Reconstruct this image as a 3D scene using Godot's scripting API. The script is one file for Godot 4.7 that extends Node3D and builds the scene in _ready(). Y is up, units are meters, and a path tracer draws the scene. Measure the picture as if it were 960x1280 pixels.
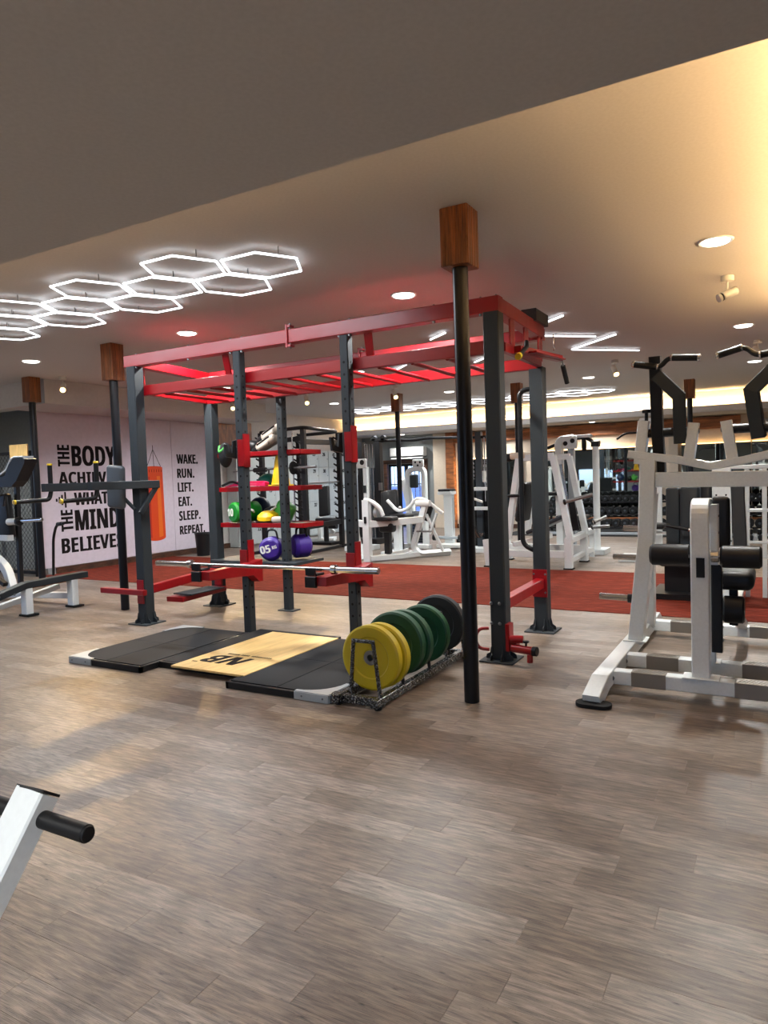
extends Node3D
# A gym seen from its near end. x runs along the rack, -z goes away from the camera, y is up; metres.

const CEIL := 2.97
var org := Vector3.ZERO          # base of the thing that is being built; meshes are stored relative to it
var M := {}
var rng := RandomNumberGenerator.new()
var taken := {}


# ---------------------------------------------------------------- mesh builder
class MB:
	var V := PackedVector3Array()
	var N := PackedVector3Array()
	var U := PackedVector2Array()

	func tri(a: Vector3, b: Vector3, c: Vector3, na: Vector3, nb: Vector3, nc: Vector3, ua := Vector2.ZERO, ub := Vector2.ZERO, uc := Vector2.ZERO) -> void:
		var g := (c - a).cross(b - a)
		if g.length_squared() < 1e-18:
			return
		if g.dot(na + nb + nc) < 0.0:
			V.append_array([a, c, b]); N.append_array([na, nc, nb]); U.append_array([ua, uc, ub])
		else:
			V.append_array([a, b, c]); N.append_array([na, nb, nc]); U.append_array([ua, ub, uc])

	func quad(a: Vector3, b: Vector3, c: Vector3, d: Vector3, n: Vector3) -> void:
		tri(a, b, c, n, n, n)
		tri(a, c, d, n, n, n)

	func quadn(a: Vector3, b: Vector3, c: Vector3, d: Vector3, na: Vector3, nb: Vector3, nc: Vector3, nd: Vector3) -> void:
		tri(a, b, c, na, nb, nc)
		tri(a, c, d, na, nc, nd)

	# a profile swept along a polyline with true mitres
	func sweep(path: PackedVector3Array, prof: PackedVector2Array, up: Vector3, smooth: bool, closed := false) -> MB:
		var n := path.size()
		var k := prof.size()
		var t0 := (path[1] - path[0]).normalized()
		if absf(t0.dot(up)) > 0.98:
			up = Vector3(0, 0, 1) if absf(t0.z) < 0.9 else Vector3(1, 0, 0)
		var u := (up - t0 * up.dot(t0)).normalized()
		var rings := []
		var dirs := []
		var prev := t0
		for i in n:
			var tin := prev
			var tout := prev
			if i < n - 1:
				tout = (path[i + 1] - path[i]).normalized()
			elif closed:
				tout = (path[1] - path[0]).normalized()
			if i == 0:
				tin = (path[0] - path[n - 2]).normalized() if closed else tout
				if closed:
					u = (up - tin * up.dot(tin)).normalized()
			var m := (tin + tout).normalized()
			var side := u.cross(tin).normalized()
			var ring := PackedVector3Array()
			var dr := PackedVector3Array()
			for p in prof:
				var off := side * p.x + u * p.y
				var d := tin.dot(m)
				ring.append(path[i] + off - tin * (off.dot(m) / maxf(d, 0.2)))
				dr.append(off.normalized())
			rings.append(ring)
			dirs.append(dr)
			var ax := tin.cross(tout)
			if ax.length() > 1e-6:
				u = u.rotated(ax.normalized(), tin.angle_to(tout))
			u = (u - tout * u.dot(tout)).normalized()
			prev = tout
		for i in n - 1:
			for j in k:
				var q := (j + 1) % k
				var a: Vector3 = rings[i][j]
				var b: Vector3 = rings[i][q]
				var c: Vector3 = rings[i + 1][q]
				var e: Vector3 = rings[i + 1][j]
				if smooth:
					quadn(a, b, c, e, dirs[i][j], dirs[i][q], dirs[i + 1][q], dirs[i + 1][j])
				else:
					var nn := (c - a).cross(e - b).normalized()
					if nn.dot((a + b + c + e) * 0.25 - (path[i] + path[i + 1]) * 0.5) < 0.0:
						nn = -nn
					quad(a, b, c, e, nn)
		if not closed:
			for s in [0, n - 1]:
				var nn: Vector3 = (path[0] - path[1]).normalized() if s == 0 else (path[n - 1] - path[n - 2]).normalized()
				for j in range(1, k - 1):
					tri(rings[s][0], rings[s][j], rings[s][j + 1], nn, nn, nn)
		return self

	static func rp(w: float, h: float, c: float) -> PackedVector2Array:
		var x := w / 2
		var y := h / 2
		return PackedVector2Array([Vector2(x, -y + c), Vector2(x, y - c), Vector2(x - c, y), Vector2(-x + c, y), Vector2(-x, y - c), Vector2(-x, -y + c), Vector2(-x + c, -y), Vector2(x - c, -y)])

	static func circ(r: float, n: int) -> PackedVector2Array:
		var o := PackedVector2Array()
		for i in n:
			o.append(Vector2(cos(TAU * i / n), sin(TAU * i / n)) * r)
		return o

	# rectangular tube: w sideways, h along up
	func bar(a: Vector3, b: Vector3, w: float, h: float, up := Vector3.UP, c := 0.005) -> MB:
		return sweep(PackedVector3Array([a, b]), rp(w, h, minf(c, minf(w, h) * 0.3)), up, false)

	func bars(path: Array, w: float, h: float, up := Vector3.UP, c := 0.005) -> MB:
		return sweep(PackedVector3Array(path), rp(w, h, minf(c, minf(w, h) * 0.3)), up, false)

	func tube(path: Array, r: float, n := 12) -> MB:
		return sweep(PackedVector3Array(path), circ(r, n), Vector3.UP, true)

	func box(c: Vector3, s: Vector3, ch := 0.004) -> MB:
		if s.x >= s.y and s.x >= s.z:
			return bar(c - Vector3(s.x / 2, 0, 0), c + Vector3(s.x / 2, 0, 0), s.z, s.y, Vector3.UP, ch)
		if s.y >= s.z:
			return bar(c - Vector3(0, s.y / 2, 0), c + Vector3(0, s.y / 2, 0), s.x, s.z, Vector3(0, 0, 1), ch)
		return bar(c - Vector3(0, 0, s.z / 2), c + Vector3(0, 0, s.z / 2), s.x, s.y, Vector3.UP, ch)

	# box with rounded edges (pads, casings)
	func rbox(c: Vector3, s: Vector3, r: float, b := Basis(), n := 5) -> MB:
		var h := s / 2 - Vector3(r, r, r)
		for ax in 3:
			for sg in [-1.0, 1.0]:
				for i in n:
					for j in n:
						var p := []
						var nn := []
						for q in [[i, j], [i + 1, j], [i + 1, j + 1], [i, j + 1]]:
							var d := Vector3.ZERO
							d[ax] = sg
							d[(ax + 1) % 3] = tan((-1.0 + 2.0 * q[0] / n) * PI / 4)
							d[(ax + 2) % 3] = tan((-1.0 + 2.0 * q[1] / n) * PI / 4)
							var e := d.normalized()
							p.append(c + b * (Vector3(signf(d.x), signf(d.y), signf(d.z)) * h + e * r))
							nn.append(b * e)
						quadn(p[0], p[1], p[2], p[3], nn[0], nn[1], nn[2], nn[3])
		return self

	# profile of (radius, height) turned about an axis; flat-shaded along, smooth around
	func lathe(prof: Array, o: Vector3, axis: Vector3, n := 24, soft := false) -> MB:
		axis = axis.normalized()
		var s := axis.cross(Vector3(0, 0, 1) if absf(axis.z) < 0.9 else Vector3(1, 0, 0)).normalized()
		var t := axis.cross(s)
		for i in prof.size() - 1:
			var p: Vector2 = prof[i]
			var q: Vector2 = prof[i + 1]
			var d := q - p
			var nr := Vector2(d.y, -d.x).normalized()
			var np := nr
			var nq := nr
			if soft:
				if i > 0:
					var e: Vector2 = p - prof[i - 1]
					np = (nr + Vector2(e.y, -e.x).normalized()).normalized()
				if i < prof.size() - 2:
					var e2: Vector2 = prof[i + 2] - q
					nq = (nr + Vector2(e2.y, -e2.x).normalized()).normalized()
			for j in n:
				var a0 := TAU * j / n
				var a1 := TAU * (j + 1) / n
				var r0 := s * cos(a0) + t * sin(a0)
				var r1 := s * cos(a1) + t * sin(a1)
				quadn(o + axis * p.y + r0 * p.x, o + axis * p.y + r1 * p.x, o + axis * q.y + r1 * q.x, o + axis * q.y + r0 * q.x,
					r0 * np.x + axis * np.y, r1 * np.x + axis * np.y, r1 * nq.x + axis * nq.y, r0 * nq.x + axis * nq.y)
		return self

	func cyl(a: Vector3, b: Vector3, r: float, n := 16, ch := 0.003) -> MB:
		var l := a.distance_to(b)
		ch = minf(ch, minf(r, l) * 0.3)
		return lathe([Vector2(0, 0), Vector2(r - ch, 0), Vector2(r, ch), Vector2(r, l - ch), Vector2(r - ch, l), Vector2(0, l)], a, b - a, n)

	# flat outline with thickness; ax and ay span its plane
	func prism(poly: PackedVector2Array, o: Vector3, ax: Vector3, ay: Vector3, depth: float) -> MB:
		var nz := ax.cross(ay).normalized()
		var idx := Geometry2D.triangulate_polygon(poly)
		var f := func(p: Vector2, d: float) -> Vector3: return o + ax * p.x + ay * p.y + nz * d
		for i in range(0, idx.size(), 3):
			tri(f.call(poly[idx[i]], depth), f.call(poly[idx[i + 1]], depth), f.call(poly[idx[i + 2]], depth), nz, nz, nz)
			tri(f.call(poly[idx[i]], 0.0), f.call(poly[idx[i + 1]], 0.0), f.call(poly[idx[i + 2]], 0.0), -nz, -nz, -nz)
		var cw := Geometry2D.is_polygon_clockwise(poly)
		for i in poly.size():
			var a := poly[i]
			var b := poly[(i + 1) % poly.size()]
			var e := b - a
			var n2 := Vector2(e.y, -e.x).normalized() * (-1.0 if cw else 1.0)
			var nn := (ax * n2.x + ay * n2.y).normalized()
			quad(f.call(a, 0.0), f.call(b, 0.0), f.call(b, depth), f.call(a, depth), nn)
		return self

	func ball(c: Vector3, r: Vector3, n := 20) -> MB:
		var m := n / 2
		for i in m:
			for j in n:
				var p := []
				var q := []
				for k in [[i, j], [i + 1, j], [i + 1, j + 1], [i, j + 1]]:
					var a: float = PI * k[0] / m
					var b: float = TAU * k[1] / n
					var d := Vector3(sin(a) * cos(b), cos(a), sin(a) * sin(b))
					p.append(c + d * r)
					q.append((d / r).normalized())
				quadn(p[0], p[1], p[2], p[3], q[0], q[1], q[2], q[3])
		return self


func v(x: float, y: float, z: float) -> Vector3:
	return Vector3(x, y, z)


# round the inner corners of a polyline
func bend(p: Array, r: float, steps := 5) -> Array:
	var o := [p[0]]
	for i in range(1, p.size() - 1):
		var a: Vector3 = (p[i - 1] - p[i])
		var b: Vector3 = (p[i + 1] - p[i])
		var d := minf(r, minf(a.length(), b.length()) * 0.48)
		var s: Vector3 = p[i] + a.normalized() * d
		var e: Vector3 = p[i] + b.normalized() * d
		for k in steps + 1:
			var t := float(k) / steps
			o.append(s.lerp(p[i], t).lerp(p[i].lerp(e, t), t))
	o.append(p[-1])
	return o


func ordinal(n: int) -> String:
	var small := ["zeroth", "first", "second", "third", "fourth", "fifth", "sixth", "seventh", "eighth", "ninth", "tenth", "eleventh", "twelfth", "thirteenth", "fourteenth", "fifteenth", "sixteenth", "seventeenth", "eighteenth", "nineteenth", "twentieth"]
	if n <= 20:
		return small[n]
	return "thirtieth" if n == 30 else "twenty-" + small[n - 20]


func numbered(s: String) -> String:
	taken[s] = taken.get(s, -1) + 1
	return s if taken[s] == 0 else "%s_%03d" % [s, taken[s]]


func thing(called: String, label: String, category: String, at: Vector3, group := "") -> Node3D:
	var o := Node3D.new()
	o.name = numbered(called)
	o.position = at
	org = at
	add_child(o)
	o.set_meta("label", label)
	o.set_meta("category", category)
	if group:
		o.set_meta("group", group)
	return o


func surf(b: MB, base: Vector3) -> Array:
	var arr := []
	arr.resize(Mesh.ARRAY_MAX)
	var w := PackedVector3Array()
	w.resize(b.V.size())
	for i in b.V.size():
		w[i] = b.V[i] - base
	arr[Mesh.ARRAY_VERTEX] = w
	arr[Mesh.ARRAY_NORMAL] = b.N
	arr[Mesh.ARRAY_TEX_UV] = b.U
	return arr


func part(b: MB, called: String, mat: Material, parent: Node3D, kind := "") -> MeshInstance3D:
	var me := ArrayMesh.new()
	me.add_surface_from_arrays(Mesh.PRIMITIVE_TRIANGLES, surf(b, org))
	me.surface_set_material(0, mat)
	var o := MeshInstance3D.new()
	o.mesh = me
	o.name = called
	parent.add_child(o, true)
	if kind:
		o.set_meta("kind", kind)
	return o


func single(b: MB, called: String, mat: Material, label: String, category: String, group := "") -> MeshInstance3D:
	org = Vector3.ZERO
	var o := part(b, numbered(called), mat, self)
	o.set_meta("label", label)
	o.set_meta("category", category)
	if group:
		o.set_meta("group", group)
	return o


func struct(b: MB, called: String, mat: Material, parent: Node3D = self) -> MeshInstance3D:
	org = Vector3.ZERO
	var o := part(b, called, mat, parent)
	o.set_meta("kind", "structure")
	return o


func dup(o: Node3D, at: Vector3, turn := 0.0, label := "", group := "") -> Node3D:
	var c: Node3D = o.duplicate()
	c.name = numbered(String(o.name).rstrip("0123456789").trim_suffix("_"))
	add_child(c)
	c.position = at
	c.rotation.y = turn
	if label:
		c.set_meta("label", label)
	if group:
		c.set_meta("group", group)
	return c


var fonts := {}
# lettering as thin solid letters: lower left corner o, reading along ax, letters standing along ay
func text(s: String, parent: Node3D, called: String, mat: Material, o: Vector3, ax: Vector3, ay: Vector3, w: float, h: float, depth := 0.003, slant := 0.0, bold := 0.028) -> void:
	if not fonts.has("b"):
		var f := SystemFont.new()
		f.font_names = PackedStringArray(["Droid Sans"])
		f.font_weight = 700
		fonts["b"] = f
	var t := TextMesh.new()
	t.font = fonts["b"]
	t.text = s
	t.font_size = 64
	t.pixel_size = 0.01
	t.depth = 0.1
	t.curve_step = 1.5
	t.horizontal_alignment = HORIZONTAL_ALIGNMENT_LEFT
	var a := t.get_mesh_arrays()
	var vs: PackedVector3Array = a[Mesh.ARRAY_VERTEX]
	var lo := vs[0]
	var hi := vs[0]
	for q in vs:
		lo = lo.min(q)
		hi = hi.max(q)
	var n := ax.cross(ay)
	var ns: PackedVector3Array = a[Mesh.ARRAY_NORMAL]
	var ix: PackedInt32Array = a[Mesh.ARRAY_INDEX] if a[Mesh.ARRAY_INDEX] != null else PackedInt32Array(range(vs.size()))
	var b := MB.new()
	# three copies side by side thicken the strokes of the bold face
	for k in [-1.0, 0.0, 1.0]:
		for i in ix:
			var q := (vs[i] - lo) / (hi - lo)
			b.V.append(o + ax * (q.x * w + slant * q.y * h + k * bold * h) + ay * (q.y * h) + n * (q.z * depth + k * 0.0001))
			b.N.append((ax * ns[i].x + ay * ns[i].y + n * ns[i].z).normalized())
			b.U.append(Vector2.ZERO)
	var me := ArrayMesh.new()
	me.add_surface_from_arrays(Mesh.PRIMITIVE_TRIANGLES, surf(b, org))
	me.surface_set_material(0, mat)
	var m := MeshInstance3D.new()
	m.mesh = me
	m.name = called
	parent.add_child(m, true)


# ---------------------------------------------------------------- materials
func mat(c: Color, rough: float, metal := 0.0, spec := 0.5) -> StandardMaterial3D:
	var m := StandardMaterial3D.new()
	m.albedo_color = c
	m.roughness = rough
	m.metallic = metal
	m.metallic_specular = spec
	return m


func noise_tex(freq: float, lo: float, hi: float, sd: int, oct := 4, as_normal := false) -> NoiseTexture2D:
	var n := FastNoiseLite.new()
	n.seed = sd
	n.frequency = freq
	n.fractal_octaves = oct
	var t := NoiseTexture2D.new()
	t.width = 256
	t.height = 256
	t.seamless = true
	t.noise = n
	if as_normal:
		t.as_normal_map = true
		t.bump_strength = 2.0
	else:
		var g := Gradient.new()
		g.set_color(0, Color(lo, lo, lo))
		g.set_color(1, Color(hi, hi, hi))
		t.color_ramp = g
	return t


# multiplies the colour by a fine grain, without UVs
func grain(m: StandardMaterial3D, t: Texture2D, scale: Vector3) -> StandardMaterial3D:
	m.albedo_texture = t
	m.uv1_triplanar = true
	m.uv1_scale = scale
	return m


func glow(c: Color, e: float) -> StandardMaterial3D:
	var m := mat(Color(0.9, 0.9, 0.9), 0.5)
	m.emission_enabled = true
	m.emission = c
	m.emission_energy_multiplier = e
	return m


func wood_image(w: int, h: int, sd: int, fine: float, coarse: float, knots: int, upright := false) -> ImageTexture:
	var img := Image.create(w, h, false, Image.FORMAT_RGB8)
	var a := FastNoiseLite.new()
	a.seed = sd
	a.frequency = 1.0
	a.fractal_octaves = 3
	var b := FastNoiseLite.new()
	b.seed = sd + 7
	b.frequency = 1.0
	b.fractal_octaves = 2
	var r := RandomNumberGenerator.new()
	r.seed = sd
	var kn := []
	for i in knots:
		kn.append(Vector2(r.randf_range(0.1, 0.9) * w, r.randf_range(0.15, 0.85) * h))
	var k := 128.0 / minf(w, h)
	for y in h:
		for x in w:
			var px := float(y if upright else x)
			var py := float(x if upright else y)
			var ring := 0.0
			for q in kn:
				var d := Vector2((px - q.x) * 0.35, py - q.y).length()
				var g := exp(-d * d / 260.0)
				py += g * 9.0 * signf(float(y) - q.y)
				ring += exp(-d * d / 22.0)
			var s := a.get_noise_2d(px * 0.006 * k, py * 0.52 * k) * fine
			s += a.get_noise_2d(px * 0.014 * k + 40.0, py * 0.80 * k) * fine * 0.7
			s += b.get_noise_2d(px * 0.006 * k, py * 0.045 * k + 90.0) * coarse
			# cathedral figure: thin dark lines where a slow field crosses whole numbers
			var fld := b.get_noise_2d(px * 0.0035 * k + 11.0, py * 0.030 * k) * 7.0
			var fr := absf(fld - roundf(fld))
			s -= maxf(0.0, 0.12 - fr) * 1.5 * (0.5 + b.get_noise_2d(px * 0.02 * k, py * 0.1 * k + 5.0))
			s -= ring * 0.35
			var l := clampf(0.80 + s, 0.25, 1.0)
			img.set_pixel(x, y, Color(l, l * 0.992, l * 0.98))
	return ImageTexture.create_from_image(img)


func build_materials() -> void:
	var fine := noise_tex(0.08, 0.955, 1.0, 3)
	var speck := noise_tex(0.25, 0.8, 1.0, 4, 2)
	var orange := noise_tex(0.12, 0, 1, 9, 2, true)
	M.ceiling = grain(mat(Color(0.76, 0.75, 0.74), 0.9), fine, v(2.0, 2.0, 2.0))
	M.paint = grain(mat(Color(0.76, 0.75, 0.74), 0.85), fine, v(0.7, 0.7, 0.7))
	M.wall_grey = grain(mat(Color(0.52, 0.54, 0.54), 0.85), fine, v(0.7, 0.7, 0.7))
	M.cream = grain(mat(Color(0.80, 0.74, 0.66), 0.8), fine, v(0.7, 0.7, 0.7))
	M.mural = grain(mat(Color(0.80, 0.765, 0.815), 0.5), fine, v(0.5, 0.5, 0.5))
	M.ink = mat(Color(0.10, 0.085, 0.09), 0.7, 0.0, 0.2)
	M.white_steel = grain(mat(Color(0.85, 0.87, 0.87), 0.32), fine, v(2, 2, 2))
	M.white_steel.clearcoat_enabled = true
	M.white_steel.clearcoat = 0.4
	M.white_steel.clearcoat_roughness = 0.2
	M.charcoal = grain(mat(Color(0.20, 0.22, 0.235), 0.55, 0.0, 0.3), speck, v(6, 6, 6))
	M.charcoal.normal_enabled = true
	M.charcoal.normal_texture = orange
	M.charcoal.normal_scale = 0.12
	M.red_steel = mat(Color(0.52, 0.012, 0.05), 0.32)
	M.red_steel.normal_enabled = true
	M.red_steel.normal_texture = noise_tex(0.012, 0, 1, 31, 2, true)
	M.red_steel.normal_scale = 0.25
	M.red_steel.uv1_triplanar = true
	M.red_steel.uv1_scale = v(0.8, 2, 2)
	M.black_steel = mat(Color(0.09, 0.092, 0.10), 0.4, 0.0, 0.35)
	M.pole = mat(Color(0.07, 0.075, 0.09), 0.3, 0.0, 0.35)
	M.rubber = grain(mat(Color(0.13, 0.132, 0.136), 0.75, 0.0, 0.25), speck, v(9, 9, 9))
	M.mat_rubber = grain(mat(Color(0.135, 0.14, 0.148), 0.7, 0.0, 0.25), speck, v(7, 7, 7))
	M.grip = mat(Color(0.08, 0.08, 0.085), 0.5, 0.0, 0.35)
	M.vinyl = mat(Color(0.10, 0.102, 0.11), 0.45, 0.0, 0.35)
	M.vinyl.normal_enabled = true
	M.vinyl.normal_texture = orange
	M.vinyl.normal_scale = 0.3
	M.vinyl.uv1_triplanar = true
	M.vinyl.uv1_scale = v(5, 5, 5)
	M.grey_vinyl = grain(mat(Color(0.25, 0.27, 0.29), 0.45), fine, v(5, 5, 5))
	M.chrome = mat(Color(0.78, 0.78, 0.78), 0.18, 1.0)
	M.steel = mat(Color(0.55, 0.55, 0.55), 0.35, 1.0)
	M.tread = mat(Color(0.50, 0.48, 0.45), 0.42, 0.5)
	M.bolt = mat(Color(0.45, 0.47, 0.48), 0.35, 0.8)
	M.mirror = mat(Color(0.80, 0.84, 0.83), 0.02, 1.0)
	M.locker = grain(mat(Color(0.66, 0.69, 0.69), 0.5), fine, v(1, 1, 1))
	M.glass = mat(Color(0.9, 0.95, 1.0, 0.12), 0.03)
	M.glass.transparency = BaseMaterial3D.TRANSPARENCY_ALPHA
	M.plastic_white = mat(Color(0.82, 0.82, 0.80), 0.4)
	M.outside = mat(Color(0.50, 0.68, 0.92), 0.8)
	M.yellow = mat(Color(0.70, 0.62, 0.02), 0.5)
	M.yellow_knob = mat(Color(0.80, 0.68, 0.10), 0.4)
	M.green = mat(Color(0.012, 0.24, 0.13), 0.5)
	M.dark_plate = grain(mat(Color(0.065, 0.07, 0.075), 0.55), speck, v(6, 6, 6))
	var film := noise_tex(0.045, 0.12, 0.75, 12, 5)
	film.color_ramp.set_offset(0, 0.42)
	film.color_ramp.set_offset(1, 0.90)
	M.wrap = grain(mat(Color(0.82, 0.83, 0.84), 0.2), film, v(5, 5, 5))
	M.wrap.normal_enabled = true
	M.wrap.normal_texture = noise_tex(0.05, 0, 1, 13, 4, true)
	M.wrap.normal_scale = 1.0
	M.ply = grain(mat(Color(0.86, 0.72, 0.47), 0.38), noise_tex(0.02, 0.86, 1.0, 15, 5), v(4, 1, 0.6))
	M.zinc = grain(mat(Color(0.62, 0.65, 0.67), 0.42, 0.3), fine, v(4, 4, 4))
	M.track = grain(mat(Color(0.50, 0.215, 0.165), 0.9, 0.0, 0.15), noise_tex(0.04, 0.55, 1.0, 21, 4), v(0.35, 3.0, 3.0))
	M.track.normal_enabled = true
	M.track.normal_texture = noise_tex(0.2, 0, 1, 22, 3, true)
	M.track.normal_scale = 0.5
	M.clad = mat(Color(0.60, 0.34, 0.15), 0.45)
	M.clad.albedo_texture = wood_image(128, 256, 71, 0.28, 0.25, 0, true)
	M.clad.uv1_triplanar = true
	M.clad.uv1_scale = v(3.0, 1.2, 3.0)
	M.wood_dark = mat(Color(0.72, 0.43, 0.22), 0.5)
	M.wood_dark.albedo_texture = wood_image(256, 128, 71, 0.28, 0.25, 0)
	M.wood_dark.uv1_triplanar = true
	M.wood_dark.uv1_scale = v(0.9, 2.5, 2.5)
	M.wood_deep = mat(Color(0.34, 0.21, 0.14), 0.5)
	M.wood_deep.albedo_texture = M.wood_dark.albedo_texture
	M.wood_deep.uv1_triplanar = true
	M.wood_deep.uv1_scale = v(0.9, 2.5, 2.5)
	M.led = glow(Color(0.95, 0.97, 1.0), 3.6)
	M.down = glow(Color(1.0, 0.99, 0.97), 6.0)
	M.warm_led = glow(Color(1.0, 0.80, 0.52), 4.0)
	M.spot_face = glow(Color(1.0, 0.84, 0.55), 6.0)
	M.purple = mat(Color(0.20, 0.08, 0.48), 0.45)
	M.med_green = mat(Color(0.03, 0.48, 0.10), 0.4)
	M.med_blue = mat(Color(0.05, 0.16, 0.30), 0.45)
	M.teal = mat(Color(0.02, 0.30, 0.26), 0.45)
	M.pink = mat(Color(0.82, 0.03, 0.33), 0.45)
	M.yellow_bright = mat(Color(0.90, 0.72, 0.02), 0.45)
	M.lime = mat(Color(0.25, 0.62, 0.25), 0.5)
	M.white_leather = mat(Color(0.72, 0.69, 0.64), 0.5)
	M.letter_white = mat(Color(0.85, 0.85, 0.83), 0.5)
	M.bag_orange = mat(Color(0.80, 0.25, 0.03), 0.45)
	M.bag_amber = mat(Color(0.85, 0.40, 0.04), 0.45)
	M.bag_red = mat(Color(0.66, 0.13, 0.03), 0.45)
	M.slate = mat(Color(0.17, 0.20, 0.23), 0.4)
	M.rope = grain(mat(Color(0.36, 0.25, 0.20), 0.85), speck, v(9, 9, 9))
	M.subfloor = mat(Color(0.34, 0.30, 0.27), 0.9)
	M.planks = []
	var texs := []
	for i in 3:
		texs.append(wood_image(1024, 192, 100 + i * 13, 0.24, 0.20, 2 if i == 1 else 1))
	for i in 12:
		var t: float = [0.0, -0.045, 0.035, -0.080][i / 3]
		var w: float = [0.0, 0.008, -0.006, 0.004][i / 3]
		var m := mat(Color(0.552 + t + w, 0.495 + t, 0.447 + t - w), 0.36)
		m.albedo_texture = texs[i % 3]
		m.metallic_specular = 0.42
		m.roughness = 0.37
		m.heightmap_enabled = true
		m.heightmap_texture = texs[i % 3]
		m.heightmap_scale = 0.10
		M.planks.append(m)


# ---------------------------------------------------------------- lights
func spot(parent: Node3D, at: Vector3, towards: Vector3, angle: float, e: float, c: Color, size: float) -> void:
	var l := SpotLight3D.new()
	l.name = "lamp_light"
	l.light_energy = e
	l.light_color = c
	l.light_size = size
	l.spot_angle = angle
	l.spot_angle_attenuation = 0.6
	l.spot_range = 40.0
	l.spot_attenuation = 2.0
	l.shadow_enabled = true
	parent.add_child(l, true)
	l.position = at
	var up := Vector3.UP if absf(towards.normalized().y) < 0.95 else Vector3(0, 0, 1)
	l.basis = Basis.looking_at(towards, up)


func area(parent: Node3D, at: Vector3, towards: Vector3, sx: float, sy: float, e: float, c: Color) -> void:
	var l := AreaLight3D.new()
	l.name = "lamp_light"
	l.area_size = Vector2(sx, sy)
	l.light_energy = e
	l.light_color = c
	l.area_range = 40.0
	l.area_attenuation = 2.0
	l.shadow_enabled = true
	parent.add_child(l, true)
	l.position = at
	var up := Vector3.UP if absf(towards.normalized().y) < 0.95 else Vector3(0, 0, 1)
	l.basis = Basis.looking_at(towards, up)


const E_DOWN := 9.0
const E_HEX := 0.30
const E_COVE := 26.0
const E_SKY := 5.0
const EXPOSURE := 1.0


func _ready() -> void:
	rng.seed = 5
	var cam := Camera3D.new()
	cam.name = "camera"
	cam.position = v(0, 1.4, 0)
	cam.basis = Basis(Vector3.UP, deg_to_rad(29.467)) * Basis(Vector3.RIGHT, deg_to_rad(-2.849)) * Basis(Vector3(0, 0, 1), deg_to_rad(-1.928))
	cam.fov = 72.045
	cam.near = 0.05
	cam.far = 120.0
	cam.current = true
	add_child(cam)
	var env := Environment.new()
	env.background_mode = Environment.BG_SKY
	var sky := Sky.new()
	var sm := ProceduralSkyMaterial.new()
	sm.sky_top_color = Color(0.42, 0.62, 0.95)
	sm.sky_horizon_color = Color(0.72, 0.84, 1.0)
	sm.ground_horizon_color = Color(0.62, 0.70, 0.80)
	sm.ground_bottom_color = Color(0.45, 0.48, 0.52)
	sky.sky_material = sm
	env.sky = sky
	env.background_energy_multiplier = E_SKY
	env.tonemap_mode = Environment.TONE_MAPPER_LINEAR
	env.tonemap_exposure = EXPOSURE
	env.sdfgi_enabled = true
	env.ssao_enabled = true
	env.ssil_enabled = true
	var we := WorldEnvironment.new()
	we.name = "world"
	we.environment = env
	add_child(we)
	build_materials()
	room()
	floor_planks(cam)
	lamps()
	columns()
	mural()
	lockers()
	rack()
	platform()
	weight_tree()
	shelf_goods()
	lat_machine()
	near_machine()
	bench_machine()
	back_machines()
	dumbbells()


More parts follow.
